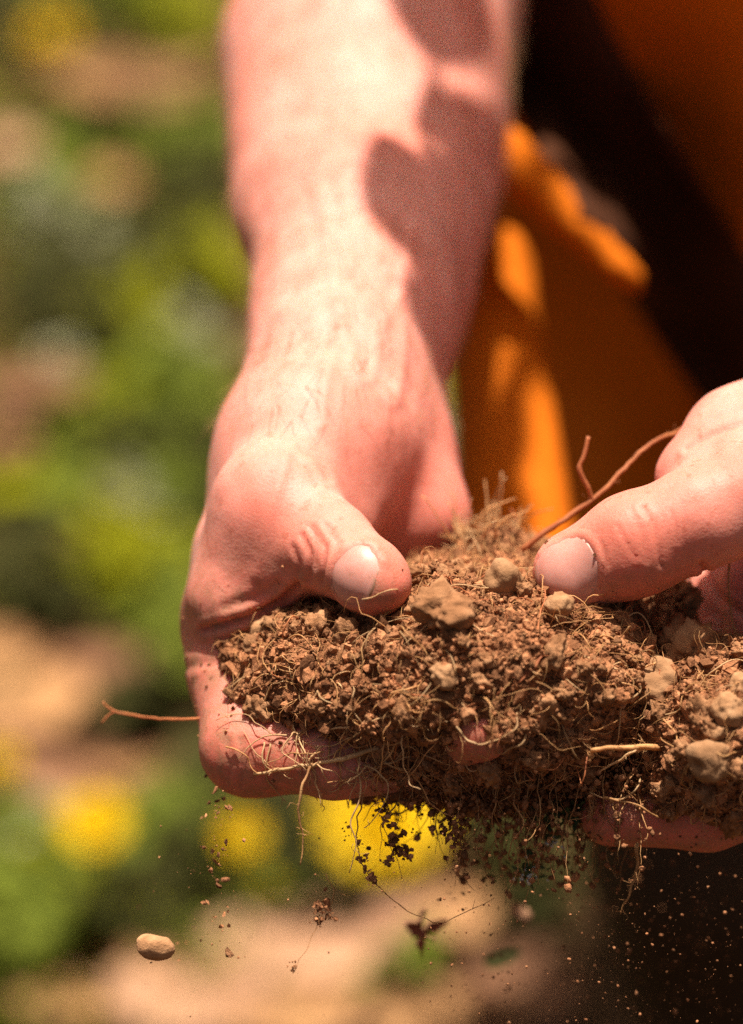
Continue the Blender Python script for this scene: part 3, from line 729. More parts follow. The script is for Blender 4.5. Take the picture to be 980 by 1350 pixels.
# ------------------------------------------------------------------ clothing
def cloth_mat(name, stops, scale, weave=2200, bs=0.25, rough=0.85, trans=0.0):
    m, nt, b = node_mat(name)
    c = ramp(nt, noise_node(nt, scale, 4), stops); nt.links.new(c, b.inputs['Base Color'])
    b.inputs['Roughness'].default_value = rough; b.inputs['Specular IOR Level'].default_value = 0.15
    b.inputs['Sheen Weight'].default_value = 0.0
    p = bump(nt, b, noise_node(nt, weave, 2), bs, 0.0005)
    bump(nt, b, noise_node(nt, 26, 4), 0.35, 0.01, p)
    return m
M_SHIRT = cloth_mat('orange_cotton', [(0.3, (0.50, 0.105, 0.004)), (0.7, (0.62, 0.145, 0.006))], 14)
M_TROUSER = cloth_mat('dark_canvas', [(0.3, (0.030, 0.016, 0.008)), (0.7, (0.052, 0.029, 0.015))], 20)
M_BOOT = simple_mat('boot_leather', [(0.3, (0.05, 0.026, 0.014)), (0.7, (0.09, 0.048, 0.026))], 30, 0.6, 0.4, 200, 0.002)
M_HAIR = simple_mat('hair', [(0.3, (0.02, 0.011, 0.006)), (0.7, (0.05, 0.028, 0.014))], 60, 0.5, 0.8, 400, 0.004)
def shirt_f(P):
    d = cap(P, (215, 335, -300), (143, 345, 40), 150, 150, ((0, 1, 0), 0.98))
    d = smin(d, cap(P, (160, 360, 40), (155, 395, 190), 150, 108, ((0, 1, 0), 0.72)), 40)
    d = smin(d, cap(P, SH_R + (15, 0, 4), SH_L + (-15, 0, 4), 66, 66), 40)
    for s, e in ((SH_R, EL_R), (SH_L, EL_L)): d = smin(d, cap(P, s, s + (e - s) * 0.72, 66, 60), 20)
    d = smax(d, -cap(P, (140, 395, 225), (120, 375, 330), 62, 75), 10)                 # neck opening
    # hanging folds
    q = P + 18 * np.stack([vnoise(P / 90, 21), vnoise(P / 90, 22), vnoise(P / 90, 23)], 1)
    s1 = q[:, 0] * 0.72 + q[:, 2] * 0.69
    d = d + 8.0 * (1 - 2 * np.abs(np.sin(s1 / 30.0))) * (0.45 + 0.55 * vnoise(P / 90, 24)) + 5.0 * vnoise(P / 38, 25)
    d = smin(d, cap(P, *SHIRT_RIDGE, 7, 4), 14)
    d = smin(d, cap(P, *SHIRT_FOLD, 11, 14), 28)
    return d
SHIRT_FOLD = (to_rel(pc(645, 350, 184)), to_rel(pc(690, 780, 140)))
SHIRT_RIDGE = (to_rel(pc(655, 195, 150)), to_rel(pc(835, 370, 150)))
def hem_cut(P): return smax(shirt_f(P), -(P[:, 2] + 255 + 0.10 * (P[:, 0] - 150)), 6)
VS, QS = polygonise(hem_cut, (-140, 70, -300), (460, 570, 330), 4.0, pad=22)
pchild('shirt', mesh_from('shirt', world(VS), QS, M_SHIRT))
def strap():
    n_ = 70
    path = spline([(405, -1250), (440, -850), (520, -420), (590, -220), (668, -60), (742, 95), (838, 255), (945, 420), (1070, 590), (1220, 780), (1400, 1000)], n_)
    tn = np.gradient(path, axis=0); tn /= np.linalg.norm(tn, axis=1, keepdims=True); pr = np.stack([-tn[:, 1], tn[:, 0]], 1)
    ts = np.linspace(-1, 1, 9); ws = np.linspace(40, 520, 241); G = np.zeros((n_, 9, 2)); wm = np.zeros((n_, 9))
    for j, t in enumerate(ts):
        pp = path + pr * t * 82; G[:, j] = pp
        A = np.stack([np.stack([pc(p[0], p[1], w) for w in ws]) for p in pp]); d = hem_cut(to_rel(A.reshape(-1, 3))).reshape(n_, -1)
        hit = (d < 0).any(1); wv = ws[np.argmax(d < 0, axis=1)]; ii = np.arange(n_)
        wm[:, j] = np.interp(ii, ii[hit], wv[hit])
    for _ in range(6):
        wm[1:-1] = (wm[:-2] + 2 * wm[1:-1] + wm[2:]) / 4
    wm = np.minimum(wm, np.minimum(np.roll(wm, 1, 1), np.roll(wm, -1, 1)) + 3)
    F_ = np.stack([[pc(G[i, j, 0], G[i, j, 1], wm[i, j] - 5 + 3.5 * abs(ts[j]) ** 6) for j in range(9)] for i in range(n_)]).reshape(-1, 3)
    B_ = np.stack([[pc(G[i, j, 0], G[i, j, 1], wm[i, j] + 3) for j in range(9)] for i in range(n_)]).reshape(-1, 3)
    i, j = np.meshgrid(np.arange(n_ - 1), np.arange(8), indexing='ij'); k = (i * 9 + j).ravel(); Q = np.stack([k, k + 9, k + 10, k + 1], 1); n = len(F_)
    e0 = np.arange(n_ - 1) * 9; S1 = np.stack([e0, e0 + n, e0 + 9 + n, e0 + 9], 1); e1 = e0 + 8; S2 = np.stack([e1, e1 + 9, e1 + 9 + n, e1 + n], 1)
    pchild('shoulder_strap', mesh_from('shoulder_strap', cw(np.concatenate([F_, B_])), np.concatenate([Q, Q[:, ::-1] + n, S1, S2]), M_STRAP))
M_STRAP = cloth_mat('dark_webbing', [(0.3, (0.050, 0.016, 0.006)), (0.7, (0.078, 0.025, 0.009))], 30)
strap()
def trousers_f(P):
    d = cap(P, (175, 380, -215), (230, 380, -215), 112, 112)
    for sx, kx in ((-1, 122), (1, 290)):
        hip = (200 + sx * 62, 380, -225); knee = (kx, 185, -232); ank = (kx + 22, 235, -408)
        d = smin(d, cap(P, hip, knee, 80, 60), 22); d = smin(d, cap(P, knee, ank, 62, 50), 16)
    return d + 4 * vnoise(P / 34, 31) + 3 * np.sin(P[:, 2] / 11 + 2 * vnoise(P / 50, 33)) * (0.4 + 0.4 * vnoise(P / 60, 32))
VT, QT = polygonise(trousers_f, (-80, 80, -450), (400, 540, -70), 5.0, pad=20)
pchild('trousers', mesh_from('trousers', world(VT), QT, M_TROUSER))
for kx in (144, 312):
    def boot_f(P):
        d = cap(P, (kx, 240, -400), (kx, 235, -330), 46, 46)
        d = smin(d, cap(P, (kx, 250, -425), (kx, 110, -432), 36, 32), 20)
        return smax(d, -(P[:, 2] + 458.0), 4)
    v, q = polygonise(boot_f, (kx - 60, 50, -470), (kx + 60, 310, -270), 5.0, pad=10)
    pchild('boot', mesh_from('boot', world(v), q, M_BOOT))
def hair_f(P):
    d = ell(P, HEAD + (0, 12, 14), (86, 102, 96)) + 3.0 * vnoise(P / 9, 41) + 4 * vnoise(P / 22, 42)
    f = np.array([0, -0.80, -0.60]); up = np.array([0, -0.6, 0.8])
    return smax(d, (P - HEAD) @ f - 36 + 0.9 * -np.minimum(0, 0) - ((P - HEAD) @ up) * 0.45, 10)
v, q = polygonise(hair_f, HEAD - 130, HEAD + 130, 4.0, pad=14)
pchild('hair', mesh_from('hair', world(v), q, M_HAIR))
print('clothes', round(time.time() - T0, 1))
# ------------------------------------------------------------------ leafy branch added out of view above the arm to cast the forearm's shade
M_BRLEAF = simple_mat('shade_branch_leaf', [(0.3, (0.05, 0.085, 0.012)), (0.7, (0.10, 0.15, 0.025))], 60, 0.5, 0.3, 300, 0.001, tint=0.3, trans=0.12)
M_BARK = simple_mat('bark', [(0.3, (0.10, 0.065, 0.04)), (0.7, (0.19, 0.13, 0.085))], 90, 0.9, 0.7, 300, 0.002)
def branch():
    br_o = world(to_rel(pc(600, 200, 120)) + L_SUN * 700 + np.array([-60, 60, 0])); br = empty('added_shade_branch', br_o)
    tag(br, 'unseen leafy branch added above the arm to dapple the forearm with shade', 'branch')
    e1 = np.cross(L_SUN, (0, 1, 0)); e1 /= np.linalg.norm(e1)
    tips = []
    for k, (px, py, w, t, ln, wd, ang) in enumerate(SHADE_LEAVES):
        c = to_rel(pc(px, py, w)) + L_SUN * t * 1.6  # leaf set along the sun ray so its shade lands on the arm
        U, Vv = np.meshgrid(np.linspace(0, 1, 11), np.linspace(-1, 1, 5), indexing='ij')
        prof = np.sin(np.pi * np.clip(U, 0.02, 0.99) ** 0.85) ** 0.7
        P = np.stack([(U - 0.5) * ln, Vv * wd * 0.5 * prof, 0.12 * np.abs(Vv) * wd * prof + 0.10 * ln * (U - 0.5) ** 2], -1).reshape(-1, 3)
        z = L_SUN; xa = np.cross((0, 1, 0), z); xa /= np.linalg.norm(xa); ya = np.cross(z, xa)
        ca, sa = math.cos(ang), math.sin(ang); X2 = xa * ca + ya * sa; Y2 = -xa * sa + ya * ca
        W_ = c + P[:, :1] * X2 + P[:, 1:2] * Y2 + P[:, 2:] * z
        i, j = np.meshgrid(np.arange(10), np.arange(4), indexing='ij'); q = (i * 5 + j).ravel(); Q = np.stack([q, q + 5, q + 6, q + 1], 1)
        b = MB(); b.add(world(W_) - br_o, quads=Q, a=RNG.uniform(0, 1)); link('leaf', b.mesh('leaf', M_BRLEAF), br)
        tips.append(c - X2 * ln * 0.5)
    stem = MB(); main = spline([br_o * 0 + (np.array(world(tips[0])) - br_o), (world(np.mean(tips, 0)) - br_o) * 1.0 + np.array([0.02, 0.02, 0.03]), np.array([0.25, 0.35, 0.35]), np.array([0.8, 1.0, 0.8])], 20)
    v, t, q = tube_geo(main, np.linspace(0.0012, 0.009, 20), 7); stem.add(v, t, q, 0.5); link('twig', stem.mesh('twig', M_BARK), br)
    for p in tips:
        a = np.array(world(p)) - br_o; k = np.linalg.norm(main - a, axis=1).argmin()
        b = MB(); v, t, q = tube_geo(spline([a, (a + main[k]) / 2 + (0, 0, 0.004), main[k]], 8), 0.0008, 5); b.add(v, t, q, 0.5); link('leaf_stalk', b.mesh('leaf_stalk', M_BARK), br)
SHADE_LEAVES = [(578, 88, 138, 330, 54, 27, 1.5), (550, -45, 165, 345, 46, 30, 0.15), (645, 245, 105, 325, 36, 27, 1.35), (545, 400, 78, 330, 40, 25, 2.0), (625, 330, 90, 340, 28, 22, 1.2), (575, 480, 60, 335, 24, 14, 1.3), (420, -66, 175, 350, 40, 18, 0.0), (690, 160, 120, 335, 30, 10, 1.5)]
branch()

# ------------------------------------------------------------------ soil held in the hands
SOIL_A = [((340, 908, 16), (9, 11.5, 13)), ((415, 895, 9), (13, 15.5, 18)), ((500, 902, 4), (14, 17.5, 20)), ((590, 893, 1), (15, 19.5, 21)),
          ((680, 893, 0), (15, 18.5, 21)), ((765, 898, 3), (13, 17, 19)), ((812, 900, 9), (7, 11, 13)), ((610, 792, 22), (15, 9, 17)),
          ((655, 735, 34), (8, 5.5, 11)), ((700, 805, 16), (18, 7.5, 15)), ((815, 830, 20), (11, 7, 12)), ((600, 1004, 8), (13, 7, 10)),
          ((715, 1000, 12), (17, 8, 10)), ((520, 985, 6), (10, 8, 10)), ((845, 815, 26), (9, 6, 9))]
SOIL_B = [((905, 965, 2), (9, 14.5, 15)), ((970, 975, -4), (14, 15.5, 18)), ((1050, 975, 0), (14, 15, 18)), ((965, 890, 6), (12, 6.5, 12)),
          ((878, 1010, 3), (6, 8, 8)), ((880, 905, 8), (7, 8, 9)), ((900, 1050, 2), (7, 5, 6))]
def soil_smooth(P, blobs, k=7):
    d = None
    for c, r in blobs:
        e = ell(P, pc(*c), r); d = e if d is None else smin(d, e, k)
    return d
def soil_field(blobs, seed):
    def f(P):
        d = soil_smooth(P, blobs)
        q = P + 1.2 * np.stack([vnoise(P / 3, seed + 1), vnoise(P / 3, seed + 2), vnoise(P / 3, seed + 3)], 1)
        m = np.abs(d) < 6
        e = d.copy()
        Pm = q[m]
        e[m] += 4.2 * (worley(Pm / 8.0, seed) - 0.55) + 1.1 * (worley(Pm / 3.2, seed + 5) - 0.5) + 1.5 * vnoise(Pm / 9.0, seed + 9) + 0.45 * vnoise(Pm / 1.3, seed + 11)
        return e
    return f
fields = {}
def lumpy(sub, seed, amp=0.28, fr=1.6, squash=None):
    V, F = icosphere(sub)
    V = V * (1 + amp * vnoise(V * fr + seed * 3.1, seed) + amp * 0.5 * vnoise(V * fr * 2.3 + seed, seed + 50) + (amp * 0.22 * vnoise(V * fr * 5.5, seed + 70) if sub > 1 else 0))[:, None]
    if squash is not None: V = V * np.asarray(squash)
    return V, F
TPL0 = [lumpy(1, s, 0.6, 1.7)[0] * (1 + 0.35 * RNG.uniform(-1, 1, 3)) for s in range(12)]; TPL0_F = icosphere(1)[1]
TPLS = [lumpy(0, s, 0.45, 1.5) for s in range(0)]
def ico0():
    V, F = icosphere(1)
    # the 12-point solid for the smallest grains
    g = (1 + 5 ** 0.5) / 2
    v = np.array([(-1, g, 0), (1, g, 0), (-1, -g, 0), (1, -g, 0), (0, -1, g), (0, 1, g), (0, -1, -g), (0, 1, -g), (g, 0, -1), (g, 0, 1), (-g, 0, -1), (-g, 0, 1)]) / math.sqrt(1 + g * g)
    f = np.array([(0, 11, 5), (0, 5, 1), (0, 1, 7), (0, 7, 10), (0, 10, 11), (1, 5, 9), (5, 11, 4), (11, 10, 2), (10, 7, 6), (7, 1, 8), (3, 9, 4), (3, 4, 2), (3, 2, 6), (3, 6, 8), (3, 8, 9), (4, 9, 5), (2, 4, 11), (6, 2, 10), (8, 6, 7), (9, 8, 1)])
    return v, f
I0V, I0F = ico0()
TPL_T = [I0V * (1 + 0.4 * RNG.uniform(-1, 1, (12, 1))) for _ in range(12)]
def grains(mb, C, R, big, squash=0.35):
    """many crumbs into one mesh; C centres (m), R radii (m)"""
    tpl, F = (TPL0, TPL0_F) if big else (TPL_T, I0F)
    n = len(C)
    if not n: return
    rot = rand_rot(n); sc = 1 + squash * RNG.uniform(-1, 1, (n, 3)); k = RNG.integers(0, len(tpl), n)
    Tm = np.stack(tpl)[k] * sc[:, None, :] * R[:, None, None]
    V = np.einsum('nij,nvj->nvi', rot, Tm) + C[:, None, :]
    nv = Tm.shape[1]
    FF = F[None] + (np.arange(n) * nv)[:, None, None]
    mb.add(V.reshape(-1, 3), tris=FF.reshape(-1, 3), a=np.repeat(RNG.uniform(0, 1, n), nv))
CLOD_ME = []
for s in range(9):
    V, F = lumpy(4, s + 20, 0.34, 1.35, 1 + 0.25 * RNG.uniform(-1, 1, 3)); V = V * (1 + 0.16 * vnoise(V * 4.0, s + 5) + 0.10 * vnoise(V * 8, s + 6) + 0.06 * vnoise(V * 16, s + 8))[:, None]; CLOD_ME.append(mesh_from('clod', V * 0.001, F, M_CLOD, True, {'tint': np.full(len(V), RNG.uniform(0.2, 0.8))}))
STONE_ME = []
for s in range(7):
    V, F = lumpy(4, s + 40, 0.34, 1.0, 1 + 0.22 * RNG.uniform(-1, 1, 3))
    V = V + (0.03 * vnoise(V * 7, 77) + 0.02 * vnoise(V * 15, 78))[:, None] * V
    STONE_ME.append(mesh_from('pebble', V * 0.001, F, M_STONE, True, {'tint': np.full(len(V), RNG.uniform(0.25, 0.75))}))
def hands_d(P): return np.minimum(arm_left_of_picture(P), arm_right_of_picture(P))
def trace_front(px, py, f, w0=-40, w1=70):
    """depth where the line of sight enters the soil (None if it misses)"""
    ws = np.linspace(w0, w1, 220); P = np.array([pc(px, py, w) for w in ws]); d = f(P)
    k = np.argmax(d < 0)
    return ws[k] if d[k] < 0 else None
def sample_surface(V, Q, n):
    A = np.linalg.norm(np.cross(V[Q[:, 2]] - V[Q[:, 0]], V[Q[:, 3]] - V[Q[:, 1]]), axis=1)
    i = RNG.choice(len(Q), n, p=A / A.sum()); a, b = RNG.uniform(0, 1, (2, n, 1))
    q = V[Q[i]]
    return (q[:, 0] * (1 - a) + q[:, 1] * a) * (1 - b) + (q[:, 3] * (1 - a) + q[:, 2] * a) * b, i
def grow_roots(f, P, D, steps, step, hug, droop, wander):
    path = [P.copy()]
    for s in range(steps):
        e = 0.5
        d0 = f(P)
        g = np.stack([f(P + np.array([e, 0, 0])) - d0, f(P + np.array([0, e, 0])) - d0, f(P + np.array([0, 0, e])) - d0], 1) / e
        D = D + wander * RNG.normal(size=P.shape) - g * np.clip((d0 - hug)[:, None] * 0.35, -0.5, 0.5) + np.array([0, CP, -SP]) * (-droop)
        D /= np.linalg.norm(D, axis=1, keepdims=True)
        P = P + D * step[:, None]; path.append(P.copy())
    return np.stack(path, 1)
def soil_pile(name, blobs, seed, box, n_small, n_mid, n_clod, n_root, n_hair, label):
    f = soil_field(blobs, seed); fields[name] = f
    V, Q = polygonise(f, box[0], box[1], 0.75, pad=2.6)
    N = vnormals(V, Q)
    org = cw(V.mean(0))
    root = empty(name, org); tag(root, label, 'soil')
    base = link('packed_soil', mesh_from('packed_soil', cw(V) - org, Q, M_SOIL, True, {'tint': np.clip(0.45 + 0.4 * vnoise(V / 5, 3), 0, 1)}), root)
    mb = MB()
    def ok(P, r): return hands_d(P) > -0.2 * r
    # larger crumbs, each a part
    C, fi = sample_surface(V, Q, n_clod * 7); nrm = N[Q[fi, 0]]
    keep = (nrm[:, 2] < 0.1) & ok(C, 1); C, nrm = C[keep][:n_clod], nrm[keep][:n_clod]
    R = 0.9 + 2.4 * RNG.power(0.45, len(C)) ** 2.0
    for c, n_, r in zip(C, nrm, R):
        o = link('soil_crumb', random.choice(CLOD_ME), root, cw(c + n_ * r * 0.15) - org)
        o.rotation_euler = RNG.uniform(0, 6.28, 3); o.scale = r * (1 + 0.25 * RNG.uniform(-1, 1, 3))
    # grains on the pile and on the larger crumbs
    P1, f1 = sample_surface(V, Q, n_small); r1 = 0.16 + 0.5 * RNG.power(0.5, n_small) ** 2
    P1 = P1 + N[Q[f1, 0]] * (r1 * RNG.uniform(-0.2, 0.9, n_small))[:, None]
    m = ok(P1, 1); grains(mb, cw(P1[m]) - org, r1[m] * 0.001, False)
    P2, f2 = sample_surface(V, Q, n_mid); r2 = 0.45 + 1.1 * RNG.power(0.5, n_mid) ** 2
    P2 = P2 + N[Q[f2, 0]] * (r2 * RNG.uniform(-0.2, 0.6, n_mid))[:, None]
    m = ok(P2, 1); grains(mb, cw(P2[m]) - org, r2[m] * 0.001, True)
    ii = RNG.integers(0, len(C), n_mid * 2); dd = RNG.normal(size=(n_mid * 2, 3)); dd /= np.linalg.norm(dd, axis=1, keepdims=True)
    grains(mb, cw(C[ii] + dd * (R[ii] * RNG.uniform(0.85, 1.1, n_mid * 2))[:, None]) - org, RNG.uniform(0.15, 0.5, n_mid * 2) * 0.001, False)
    g = link('soil_grains', mb.mesh('soil_grains', M_SOIL, False), root); g['kind'] = 'stuff'
    # roots: the longest as parts, the fine hairs together
    def make(n, rmin, rmax, smin_, smax_, steps, hug, droop, wander):
        P, fi = sample_surface(V, Q, n * 4); nn = N[Q[fi, 0]]; kk = (nn[:, 2] < 0.3) & ok(P, 1); P, nn = P[kk][:n], nn[kk][:n]
        D = RNG.normal(size=P.shape); D -= nn * (D * nn).sum(1, keepdims=True) * 0.8; D /= np.linalg.norm(D, axis=1, keepdims=True)
        paths = grow_roots(f, P, D, steps, RNG.uniform(smin_, smax_, len(P)), hug, droop, wander)
        return paths, RNG.uniform(rmin, rmax, len(P))
    paths, rr = make(n_root, 0.10, 0.24, 0.5, 1.4, 22, 0.9, 0.05, 0.15)
    for p, r in zip(paths, rr):
        p = spline(p[::2], 26); t = np.linspace(1, 0.35, len(p)); v, tr, qd = tube_geo(cw(p) - org, r * t * 0.001, 6)
        b = MB(); b.add(v, tr, qd, RNG.uniform(0, 1)); link('root', b.mesh('root', random.choice([M_ROOT, M_ROOT, M_ROOTP, M_ROOTR])), root)
    hb = MB()
    for rng_ in ((n_hair, 0.06, 0.13, 0.35, 1.1, 16, 0.8, 0.06, 0.20), (n_hair // 2, 0.06, 0.12, 0.5, 1.3, 16, 1.9, 0.14, 0.18)):
        paths, rr = make(*rng_)
        for p, r in zip(paths, rr):
            v, tr, qd = tube_geo(cw(p) - org, r * np.linspace(1, 0.4, len(p)) * 0.001, 4); hb.add(v, tr, qd, RNG.uniform(0.2, 1))
    h = link('root_hairs', hb.mesh('root_hairs', M_ROOT), root); h['kind'] = 'stuff'
    return root, org
pileA, orgA = soil_pile('soil_clump', SOIL_A, 100, ((-40, -66, -32), (66, 6, 62)), 36000, 7000, 230, 190, 480,
                  'crumbly brown soil clump with roots and pebbles lying across the left hand under both thumbs')
pileB, orgB = soil_pile('soil_clump', SOIL_B, 200, ((48, -72, -34), (112, -20, 32)), 11000, 2200, 80, 50, 170,
                  'crumbly soil heap at the right picture edge, resting on a single straight finger')
print('soil', round(time.time() - T0, 1))
fA = fields['soil_clump']; fAll = lambda P: np.minimum(soil_field(SOIL_A, 100)(P), soil_field(SOIL_B, 200)(P))
# pebbles and hard clods that stand out, each a part of its pile
def stone(px, py, r, pile, org, me=None, squash=(1, 1, 1), w=None, lift=0.25, rot=None, name='pebble'):
    if w is None:
        w = trace_front(px, py, fAll)
        if w is None: w = 5.0
        w -= r * lift
    o = link(name, me or random.choice(STONE_ME), pile, cw(pc(px, py, w)) - org)
    o.scale = np.array(squash) * r; o.rotation_euler = RNG.uniform(0, 6.28, 3) if rot is None else rot
    return w
for i_, a in enumerate([(586, 890, 2.5), (350, 832, 2.6), (572, 868, 1.5), (548, 806, 3.0), (458, 838, 2.4), (735, 800, 3.0), (668, 768, 4.0), (690, 775, 2.2), (808, 797, 2.7),
          (730, 862, 2.6), (640, 872, 2.0), (706, 935, 1.8), (530, 940, 2.2), (420, 930, 2.6), (345, 935, 3.0), (610, 845, 1.7), (770, 880, 1.8), (800, 920, 2.0)]):
    stone(a[0], a[1], a[2], pileA, orgA, random.choice(STONE_ME if i_ in (0, 1, 5, 6) else CLOD_ME + STONE_ME[:1]))
stone(590, 806, 5.8, pileA, orgA, CLOD_ME[2], (1.25, 0.8, 0.8), rot=(0.2, 0.1, 0.5), name='hard_clod'); stone(855, 810, 6.6, pileA, orgA, CLOD_ME[4], w=22, name='hard_clod')
stone(862, 896, 5.2, pileB, orgB, STONE_ME[1], (1.15, 0.85, 0.8), rot=(0.3, 0.2, -0.2), lift=0.5); stone(908, 860, 5.6, pileB, orgB, CLOD_ME[5], w=0, name='hard_clod')
for a in [(868, 935, 2.0), (940, 1000, 4.2), (960, 935, 3.2), (965, 1010, 3.0), (900, 985, 2.4), (930, 1045, 2.5), (975, 905, 2.6), (915, 930, 1.9), (885, 1030, 1.6), (848, 915, 2.0), (800, 1100, 2.6), (945, 965, 2.0)]:
    stone(a[0], a[1], a[2], pileB, orgB, random.choice(STONE_ME + CLOD_ME))

# ------------------------------------------------------------------ roots one can point at
def root_path(pts, n=30, jitter=0.25):
    p = spline([pc(*q) for q in pts], n)
    return p + jitter * np.stack([vnoise(p / 2.2 + 9.1, 61), vnoise(p / 2.2 + 3.3, 62), vnoise(p / 2.2, 63)], 1)
def root_obj(name, pts, r0, r1, mat, par, org, n=30, jitter=0.25, hairs=0):
    p = root_path(pts, n, jitter); rad = np.linspace(r0, r1, n) * (1 + 0.18 * vnoise(p / 1.1, 65))
    b = MB(); v, t, q = tube_geo(cw(p) - org, rad * 0.001, 8); b.add(v, t, q, RNG.uniform(0.3, 0.9))
    for _ in range(hairs):
        i = RNG.integers(1, n - 1); d = RNG.normal(size=3); d /= np.linalg.norm(d)
        h = np.array([p[i] + d * s + 0.35 * RNG.normal(size=3) * s for s in np.linspace(0, RNG.uniform(0.8, 2.4), 6)])
        v, t, q = tube_geo(cw(h) - org, np.linspace(0.07, 0.03, 6) * 0.001, 4); b.add(v, t, q, RNG.uniform(0.3, 1))
    o = link(name, b.mesh(name, mat), par)
    if par is None: o.location = org
    return o
z3 = np.zeros(3)
fr_o = cw(pc(690, 722, 14)); fr = empty('forked_root', fr_o)
tag(fr, 'long orange-brown forked root reaching from the soil to the right hand', 'root')
root_obj('main_root', [(688, 724, 14), (735, 690, 14), (780, 658, 14), (812, 630, 15), (852, 590, 18), (908, 561, 26)], 0.62, 0.40, M_ROOTR, fr, fr_o, jitter=0.45, hairs=7)
root_obj('side_root', [(780, 658, 14), (775, 642, 13), (764, 618, 12), (770, 600, 12), (776, 576, 12)], 0.55, 0.42, M_ROOTR, fr, fr_o, 22, 0.2)
lr_o = cw(pc(250, 948, 20)); lr = empty('thin_root', lr_o)
tag(lr, 'thin reddish root poking out left of the hand on the left', 'root')
root_obj('main_root', [(285, 945, 8), (245, 948, 10), (200, 946, 16), (165, 939, 20), (145, 935, 20), (136, 926, 20)], 0.30, 0.18, M_ROOTR, lr, lr_o)
root_obj('side_root', [(152, 937, 20), (143, 943, 20), (134, 953, 20)], 0.2, 0.12, M_ROOTR, lr, lr_o, 12, 0.1)
def on(px, py, up=0.6):
    w = trace_front(px, py, lambda P: np.minimum(fAll(P), hands_d(P)))
    return (px, py, (w if w is not None else 0) - up)
for pts, r0, r1, m_, h_ in [
    ([on(500, 985), on(450, 1000, 1.2), on(400, 1010, 1.2), on(336, 1020, 1)], 0.55, 0.30, M_ROOTP, 10),
    ([on(298, 984), on(322, 994, 1), on(330, 1010, 1), on(342, 1020, 1)], 0.16, 0.14, M_ROOT, 0),
    ([on(385, 850), on(378, 905), on(384, 955), on(402, 990)], 0.30, 0.2, M_ROOT, 4),
    ([on(700, 880), on(670, 905), on(640, 918), on(592, 944)], 0.28, 0.16, M_ROOTR, 4),
    ([on(720, 860), on(690, 895), on(655, 915, 1), on(605, 950, 1)], 0.24, 0.14, M_ROOTR, 3),
    ([on(770, 865), on(800, 876, 1), on(828, 892, 1), on(850, 915)], 0.42, 0.25, M_ROOTP, 3),
    ([on(870, 985), (830, 984, -16), (800, 985, -17), (780, 990, -16), (779, 1000, -15)], 0.62, 0.35, M_ROOT, 14),
    ([on(868, 984), (835, 992, -14), (815, 1004, -12), (792, 1016, -10)], 0.36, 0.2, M_ROOTP, 2),
    ([on(845, 1020), (842, 1036, -12), (828, 1050, -12), (800, 1052, -10), (778, 1044, -8)], 0.22, 0.13, M_ROOTP, 2),
    ([(795, 1050, -10), (820, 1056, -12), (850, 1064, -12), (868, 1078, -10)], 0.22, 0.16, M_ROOT, 2),
    ([on(600, 955, 1), on(618, 978, 1.2), on(650, 978, 2), on(680, 960, 1.5), on(682, 935)], 0.20, 0.14, M_ROOTP, 3),
    ([on(648, 900), on(650, 935, 1.2), on(650, 968, 1.6)], 0.22, 0.18, M_ROOT, 4),
    ([on(412, 1000), (398, 1040, -12), (394, 1080, -11), (400, 1108, -10), (396, 1140, -10)], 0.30, 0.10, M_ROOT, 6),
    ([on(470, 1010), (476, 1050, -10), (462, 1085, -10), (470, 1110, -10), (462, 1150, -9)], 0.22, 0.08, M_ROOTP, 4),
    ([on(540, 1010), (552, 1030, -8), (570, 1062, -8), (600, 1078, -8)], 0.16, 0.08, M_ROOT, 2),
    ([on(478, 1008), (500, 1018, -10), (512, 1040, -10), (500, 1068, -9), (480, 1092, -9)], 0.18, 0.08, M_ROOTP, 2),
    ([(840, 1112, -4), (838, 1150, -3), (828, 1180, -3), (818, 1206, -2)], 0.42, 0.10, M_ROOT, 16),
    ([(962, 738, 2), (960, 770, 2), (965, 810, 2), (970, 850, 2)], 0.22, 0.16, M_ROOT, 0),
    ([on(840, 870), on(828, 878, 1), on(815, 872, 1.5), on(800, 885)], 0.2, 0.12, M_ROOTP, 0),
    ([on(478, 790), on(520, 778, 1.2), on(545, 786, 1), on(590, 800)], 0.14, 0.1, M_ROOTP, 0),
    ([on(615, 800), on(600, 822, 1), on(585, 842, 1)], 0.15, 0.1, M_ROOTP, 0),
    ([on(668, 770), on(640, 775, 2.4), on(600, 772, 2), on(545, 790, 1.5)], 0.15, 0.1, M_ROOTP, 0),
    ([on(920, 1000), on(905, 1015, 1), on(910, 1035, 1), on(925, 1040)], 0.32, 0.2, M_ROOTP, 0),
    ([on(880, 930), on(872, 945, 1), on(890, 965, 1), on(895, 985)], 0.25, 0.14, M_ROOT, 0)]:
    big = pts[0][0] > 835 and pts[0][1] > 730
    root_obj('root', pts, r0, r1, m_, pileB if big else pileA, orgB if big else orgA, 26, 0.35, h_)
# pale tuft on top of the pile, by the palm
tuft = [(640 + RNG.normal() * 22, 722 + RNG.normal() * 8, 32 + RNG.normal() * 5) for _ in range(46)]
for i, t in enumerate(tuft):
    a = RNG.uniform(-2.6, -0.4); ln = RNG.uniform(25, 75)
    pts = [t, (t[0] + ln * 0.5 * math.cos(a) + RNG.normal() * 8, t[1] + ln * 0.5 * math.sin(a) + RNG.normal() * 6, t[2] + RNG.normal() * 3), (t[0] + ln * math.cos(a) + RNG.normal() * 18, min(735, t[1] + ln * math.sin(a) + RNG.normal() * 16), t[2] + RNG.normal() * 6)]
    root_obj('root', pts, RNG.uniform(0.14, 0.32), 0.12, random.choice([M_ROOTP, M_ROOT]), pileA, orgA, 14, 0.5, 0)
